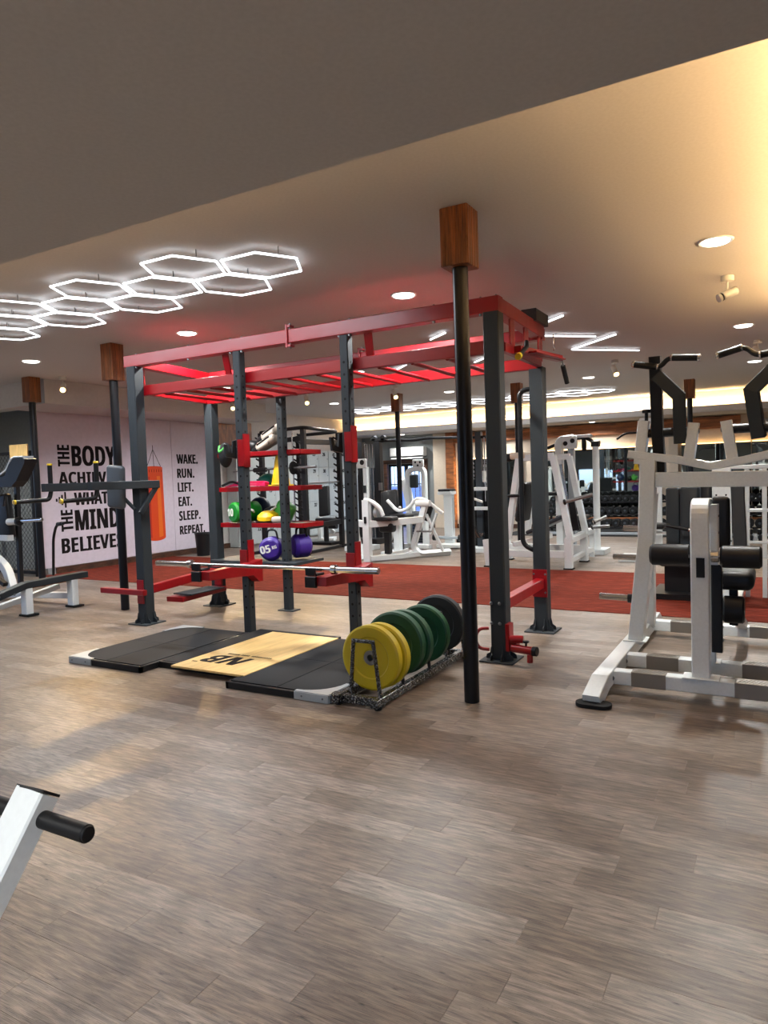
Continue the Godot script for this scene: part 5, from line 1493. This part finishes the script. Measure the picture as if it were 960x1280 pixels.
	part(MB.new().cyl(v(-5.92, 0.19, -12.4), v(-5.35, 0.19, -12.4), 0.028, 14), "foot_bar", M.zinc, e)
	part(MB.new().cyl(v(-5.92, 0.19, -12.4), v(-5.86, 0.19, -12.4), 0.06, 16).cyl(v(-5.38, 0.19, -12.4), v(-5.32, 0.19, -12.4), 0.06, 16), "bar_end", M.grip, e)
	part(MB.new().box(v(-5.50, 0.05, -12.33), v(0.45, 0.06, 0.42)), "base", W, e)
	var e2 := thing("abductor_machine", "white and black machine with short levers half hidden by the near pole", "weight machine", v(-5.2, 0, -12.6))
	part(MB.new().box(v(-5.20, 0.45, -12.66), v(0.10, 0.9, 0.10)).box(v(-5.25, 0.70, -12.60), v(0.22, 0.06, 0.06)).box(v(-5.15, 0.03, -12.72), v(0.36, 0.06, 0.3)), "frame", W, e2)
	part(MB.new().rbox(v(-5.27, 0.98, -12.5), v(0.14, 0.26, 0.12), 0.04).rbox(v(-5.33, 0.6, -12.5), v(0.10, 0.12, 0.1), 0.03), "pad", M.vinyl, e2)

	# slate machine between the near pole and the corner upright
	var h := thing("slate_cable_tower", "slate cable tower with white arms seen left of the corner upright", "cable machine", v(-4.75, 0, -12.0))
	part(MB.new().box(v(-4.77, 1.08, -12.02), v(0.11, 2.16, 0.11)), "column", M.slate, h)
	part(MB.new().box(v(-4.76, 2.06, -12.0), v(0.5, 0.05, 0.05)), "top_bar", M.black_steel, h)
	for x in [-4.93, -4.64, -4.58]:
		part(MB.new().cyl(v(x, 0.9, -11.95), v(x, 2.05, -11.95), 0.012, 8), "cable", M.zinc, h)
	part(MB.new().cyl(v(-4.65, 1.25, -11.94), v(-4.65, 1.45, -11.94), 0.035, 12), "handle", M.plastic_white, h)
	for y in [1.13, 0.78]:
		part(MB.new().bar(v(-4.98, y, -11.8), v(-4.40, y, -11.8), 0.06, 0.06), "arm", W, h)
	part(MB.new().bar(v(-4.86, 0.99, -11.7), v(-4.60, 0.90, -11.7), 0.04, 0.04), "arm", M.plastic_white, h)
	part(MB.new().box(v(-4.72, 0.60, -12.1), v(0.5, 1.1, 0.12)), "stack_shroud", M.rubber, h)
	part(MB.new().box(v(-4.70, 0.04, -11.9), v(0.6, 0.08, 0.5)), "base", W, h)
	var rp := thing("battle_rope", "coiled brown battle rope hanging on the slate tower", "rope", v(-4.78, 0.5, -11.68))
	for i in 6:
		part(MB.new().tube(bend([v(-4.93 + i * 0.035, 0.72, -11.68), v(-4.91 + i * 0.035, 0.45, -11.64), v(-4.78 + i * 0.03, 0.26, -11.64), v(-4.68 + i * 0.02, 0.34, -11.68)], 0.12), 0.017, 8), "rope_loop", M.rope if i % 2 == 0 else M.grip, rp)

	# hack-squat machine
	var c := thing("hack_squat_machine", "white A-frame leg machine with slanted rails behind the right uprights", "weight machine", v(-3.2, 0, -10.5))
	for z in [-9.95, -10.85]:
		part(MB.new().bar(v(-2.60, 0.42, z), v(-2.83, 1.62, z), 0.085, 0.10, v(0, 0, 1)), "rail", W, c)
		part(MB.new().bar(v(-3.53, 0.42, z), v(-3.33, 1.60, z), 0.085, 0.10, v(0, 0, 1)), "rail", W, c)
		part(MB.new().box(v(-2.63, 0.21, z), v(0.105, 0.42, 0.10)), "leg", W, c)
		part(MB.new().bars([v(-3.83, 0.0, z), v(-3.87, 0.41, z)], 0.09, 0.09, v(0, 0, 1)), "leg", W, c)
		part(MB.new().bar(v(-3.86, 0.21, z), v(-2.66, 0.21, z), 0.06, 0.10), "base_tube", W, c)
		for x in [-2.63, -3.83]:
			part(MB.new().rbox(v(x, 0.010, z), v(0.14, 0.02, 0.13), 0.009), "rubber_foot", M.rubber, c)
	part(MB.new().bar(v(-2.63, 0.41, -9.9), v(-2.63, 0.44, -11.35), 0.10, 0.08).bar(v(-2.63, 0.12, -9.98), v(-2.63, 0.14, -11.35), 0.06, 0.07).bar(v(-2.63, 0.02, -11.35), v(-2.63, 0.42, -11.35), 0.07, 0.07, v(0, 0, 1)), "side_frame", W, c)
	part(MB.new().bar(v(-3.36, 1.60, -9.95), v(-2.82, 1.62, -9.95), 0.08, 0.09), "top_beam", W, c)
	part(MB.new().bar(v(-3.36, 1.60, -10.85), v(-2.82, 1.62, -10.85), 0.08, 0.09), "top_beam", W, c)
	part(MB.new().rbox(v(-3.34, 1.64, -10.2), v(0.24, 0.10, 0.6), 0.03), "head_block", M.cream, c)
	part(MB.new().rbox(v(-3.50, 1.62, -10.0), v(0.14, 0.12, 0.16), 0.04), "head_pad", M.vinyl, c)
	part(MB.new().bar(v(-2.72, 0.60, -10.4), v(-2.84, 1.50, -10.4), 0.05, 0.04, v(0, 0, 1)), "guide_rod", M.chrome, c)
	part(MB.new().bar(v(-2.70, 0.50, -10.55), v(-2.77, 0.95, -10.55), 0.16, 0.04, v(0, 0, 1)), "sled", M.black_steel, c)
	part(MB.new().cyl(v(-3.50, 1.06, -9.9), v(-3.26, 1.065, -9.9), 0.022, 12), "handle", M.grip, c)
	for q in [[v(-2.68, 0.955, -9.88), v(-2.28, 1.06, -9.95)], [v(-2.50, 0.60, -10.9), v(-2.32, 0.68, -11.0)], [v(-2.60, 0.50, -11.2), v(-2.32, 0.52, -11.2)]]:
		var wh := part(MB.new().cyl(q[0], q[1], 0.026, 16), "weight_horn", M.steel, c)
		part(MB.new().cyl(q[0].lerp(q[1], 0.02), q[0].lerp(q[1], 0.10), 0.040, 16), "collar", M.black_steel, wh)
	part(MB.new().rbox(v(-3.02, 0.62, -10.4), v(0.60, 0.06, 0.7), 0.025, Basis(v(0, 0, 1), 0.42)), "footplate", M.slate, c)
	part(MB.new().rbox(v(-3.40, 0.95, -10.4), v(0.10, 0.6, 0.5), 0.04, Basis(v(0, 0, 1), -0.17)), "back_pad", M.vinyl, c)
	part(MB.new().bar(v(-3.45, 0.34, -9.95), v(-3.0, 0.44, -10.4), 0.05, 0.07), "link", W, c)

	# white lat tower right of the hack squat
	var d := thing("lat_tower", "tall white pulley tower between the slanted rails and the mirror", "cable machine", v(-3.1, 0, -12.0))
	part(MB.new().sweep(PackedVector3Array(bend([v(-3.30, 0.0, -12.0), v(-3.30, 1.93, -12.0), v(-3.06, 1.95, -12.0)], 0.10)), MB.rp(0.12, 0.16, 0.01), v(0, 0, 1), false), "column", W, d)
	part(MB.new().box(v(-3.10, 0.95, -12.02), v(0.10, 1.9, 0.12)), "column", M.zinc, d)
	var dp := part(MB.new().rbox(v(-3.10, 1.88, -11.93), v(0.24, 0.22, 0.05), 0.02), "top_plate", W, d)
	for q in [[-3.17, 1.86], [-3.05, 1.90]]:
		part(MB.new().lathe([Vector2(0, 0.006), Vector2(0.035, 0.006), Vector2(0.04, 0)], v(q[0], q[1], -11.905), v(0, 0, 1), 16), "pulley", M.grip, dp)
	part(MB.new().tube(bend([v(-3.50, 1.80, -12.0), v(-3.34, 1.86, -12.0), v(-2.98, 1.95, -12.0), v(-2.80, 1.93, -12.0), v(-2.66, 1.79, -12.0)], 0.08), 0.028, 12), "arm", M.black_steel, d)
	part(MB.new().cyl(v(-2.88, 1.72, -12.0), v(-2.88, 1.92, -12.0), 0.04, 14), "pulley", M.black_steel, d)
	part(MB.new().box(v(-2.90, 1.97, -12.0), v(0.30, 0.05, 0.12)), "top_bracket", W, d)
	part(MB.new().cyl(v(-2.69, 0.06, -12.0), v(-2.69, 1.80, -12.0), 0.055, 18), "front_column", W, d)
	part(MB.new().box(v(-2.69, 1.83, -12.0), v(0.13, 0.09, 0.11)), "cap", M.black_steel, d)
	part(MB.new().box(v(-3.0, 0.04, -12.0), v(0.95, 0.08, 0.5)), "base", W, d)
	part(MB.new().rbox(v(-3.05, 0.62, -11.85), v(0.5, 0.07, 0.35), 0.03).rbox(v(-3.30, 1.02, -11.8), v(0.3, 0.06, 0.3), 0.025), "seat", M.vinyl, d)

	# dark seated machine and white tower seen behind the big white machine
	var r := thing("dark_seat_machine", "charcoal upholstered machine seen between the big machine's posts", "weight machine", v(-0.95, 0, -8.3))
	part(MB.new().rbox(v(-1.03, 0.72, -8.3), v(0.15, 0.90, 0.14), 0.03), "side_pad", M.charcoal, r)
	part(MB.new().rbox(v(-0.85, 0.72, -8.2), v(0.20, 0.92, 0.16), 0.04), "side_pad", M.charcoal, r)
	part(MB.new().rbox(v(-0.95, 0.9, -8.42), v(0.2, 0.4, 0.08), 0.03), "back_pad", M.vinyl, r)
	part(MB.new().rbox(v(-0.97, 0.42, -8.1), v(0.36, 0.16, 0.4), 0.05), "seat", M.vinyl, r)
	part(MB.new().cyl(v(-1.07, 0.775, -8.0), v(-0.84, 0.73, -8.0), 0.020, 12), "handle", M.grip, r)
	part(MB.new().cyl(v(-0.85, 0.73, -8.0), v(-0.82, 0.725, -8.0), 0.026, 12), "handle_end", M.chrome, r)
	part(MB.new().box(v(-0.95, 0.17, -8.25), v(0.3, 0.34, 0.4)).box(v(-1.0, 0.03, -8.2), v(0.45, 0.06, 0.7)), "base", M.black_steel, r)
	var w := thing("white_backed_machine", "white steel column with black side pads behind the roller post", "weight machine", v(-0.53, 0, -8.1))
	part(MB.new().bars([v(-0.52, 0.0, -7.95), v(-0.54, 1.42, -8.12)], 0.18, 0.08, v(0, 0, 1)), "column", W, w)
	for q in [[-0.60, 0.62], [-0.46, 0.62], [-0.59, 1.09], [-0.50, 1.09]]:
		part(MB.new().cyl(v(q[0] + 0.01, q[1], -7.985), v(q[0] + 0.01, q[1], -7.965), 0.010, 8), "bolt", M.grip, w)
	part(MB.new().rbox(v(-0.68, 0.78, -8.10), v(0.11, 0.95, 0.12), 0.03), "side_pad", M.vinyl, w)
	part(MB.new().bars([v(-0.345, 0.15, -7.93), v(-0.395, 1.25, -8.10)], 0.12, 0.12, v(0, 0, 1)), "side_pad", M.vinyl, w)
	part(MB.new().box(v(-0.55, 0.03, -8.1), v(0.40, 0.06, 0.8)), "base", W, w)
	var x2 := thing("accessory_stand", "slim white stand with shelves of small black pieces at the frame's edge", "rack", v(-0.25, 0, -8.4))
	for x in [-0.31, -0.15]:
		part(MB.new().box(v(x, 0.68, -8.3), v(0.045, 1.36, 0.05)), "post", W, x2)
	for y in [0.42, 0.58, 0.91, 1.36]:
		part(MB.new().box(v(-0.23, y, -8.35), v(0.22, 0.03, 0.16)), "shelf", W, x2)
	part(MB.new().box(v(-0.36, 1.37, -8.3), v(0.50, 0.04, 0.05)), "top_bar", W, x2)
	var kk := 0
	for q in [[-0.28, 0.585, 0.03], [-0.235, 0.60, 0.035], [-0.19, 0.59, 0.03], [-0.28, 0.66, 0.03], [-0.20, 0.665, 0.03]]:
		single(MB.new().rbox(v(q[0], 0.63 if kk < 3 else 0.695, -8.33 - 0.01 * (kk % 2)), v(0.04, 0.062, 0.07), 0.012), "cable_attachment", M.vinyl if kk != 1 else M.zinc, ["black cable attachment at the left of the stand's lower row", "pale cable attachment in the middle of the stand's lower row", "black cable attachment at the right of the stand's lower row", "black cable attachment stacked above the left one on the stand", "black cable attachment stacked above the right one on the stand"][kk], "attachment", "attachments on the slim white stand")
		kk += 1
	for q in [r, w, x2]:
		q.position.y += 0.009
	# long lat bar hooked up beside the big machine
	var lb := thing("lat_bar", "bent black pulldown bar hanging beside the white machine's upright", "pulldown bar", v(-2.0, 1.9, -11.0))
	part(MB.new().tube(bend([v(-2.15, 1.85, -11.0), v(-2.03, 1.93, -11.0), v(-1.55, 1.93, -11.0), v(-1.43, 1.85, -11.0)], 0.05), 0.016, 10), "bar", M.black_steel, lb)
	var lt2 := thing("lat_station", "distant lat station with white seat post behind the big machine", "weight machine", v(-1.6, 0, -11.2))
	part(MB.new().box(v(-1.62, 1.08, -11.3), v(0.10, 2.16, 0.12)), "column", W, lt2)
	part(MB.new().bar(v(-1.62, 2.12, -11.3), v(-1.79, 2.10, -10.95), 0.07, 0.07), "boom", W, lt2)
	part(MB.new().cyl(v(-1.79, 1.95, -11.0), v(-1.79, 2.10, -11.0), 0.006, 6), "cable", M.grip, lt2)
	part(MB.new().box(v(-1.7, 0.04, -11.2), v(0.9, 0.08, 0.5)).cyl(v(-1.85, 0.45, -10.9), v(-1.30, 0.45, -10.9), 0.02, 12), "base", W, lt2)
	part(MB.new().rbox(v(-1.62, 0.55, -10.9), v(0.3, 0.08, 0.35), 0.03), "seat", M.vinyl, lt2)


func dumbbells() -> void:
	var t := thing("dumbbell_rack", "three-tier black dumbbell rack standing before the wall mirrors", "dumbbell rack", v(-2.4, 0, -15.6))
	var x0 := -4.60
	var x1 := -0.2
	var tiers := [[0.17, -15.32], [0.43, -15.50], [0.69, -15.68]]
	for q in tiers:
		part(MB.new().bar(v(x0, q[0], q[1] + 0.09), v(x1, q[0], q[1] + 0.09), 0.05, 0.03).bar(v(x0, q[0], q[1] - 0.09), v(x1, q[0], q[1] - 0.09), 0.05, 0.03), "tier", M.black_steel, t)
	for x in [x0 + 0.03, x1 - 0.03]:
		part(MB.new().bars([v(x, 0.04, -15.15), v(x, 0.07, -15.30), v(x, 0.66, -15.72), v(x, 0.74, -15.85)], 0.06, 0.05).bar(v(x, 0.030, -15.15), v(x, 0.030, -15.9), 0.08, 0.04).bar(v(x, 0.03, -15.88), v(x, 0.70, -15.80), 0.05, 0.05, v(0, 0, 1)), "side_frame", M.black_steel, t)
	part(MB.new().bar(v(x0, 0.058, -15.14), v(x1, 0.058, -15.14), 0.05, 0.05), "foot_rail", M.zinc, t)
	# one dumbbell with its parts, then copies
	var p: Node3D = null
	var labels := ["%s round black dumbbell from the left on the bottom tier of the rack", "%s round black dumbbell from the left on the middle tier of the rack", "%s round black dumbbell from the left on the top tier of the rack"]
	var groups := ["dumbbells on the bottom tier", "dumbbells on the middle tier", "dumbbells on the top tier"]
	for k in 3:
		var n: int = [24, 27, 30][k]
		var r: float = [0.085, 0.075, 0.068][k]
		for i in n:
			var x := lerpf(x0 + 0.16, x1 - 0.16, float(i) / (n - 1))
			var at := v(x, tiers[k][0] + 0.017 + r, tiers[k][1])
			if i == 0:
				p = thing("dumbbell", labels[k] % ordinal(1), "dumbbell", at, groups[k])
				for s in [-1.0, 1.0]:
					var a := at + v(0, 0, s * 0.055)
					part(MB.new().lathe([Vector2(0, 0), Vector2(r - 0.012, 0), Vector2(r, 0.012), Vector2(r, 0.06), Vector2(r - 0.010, 0.072), Vector2(r * 0.6, 0.072), Vector2(r * 0.55, 0.066), Vector2(0, 0.066)], a, v(0, 0, s), 20), "head", M.rubber, p)
				part(MB.new().cyl(at - v(0, 0, 0.06), at + v(0, 0, 0.06), 0.016, 12), "handle", M.chrome, p)
				part(MB.new().cyl(at + v(0, 0, 0.12), at + v(0, 0, 0.123), r * 0.30, 16), "end_disc", M.slate, p)
			else:
				dup(p, at, 0.0, labels[k] % ordinal(i + 1), groups[k])
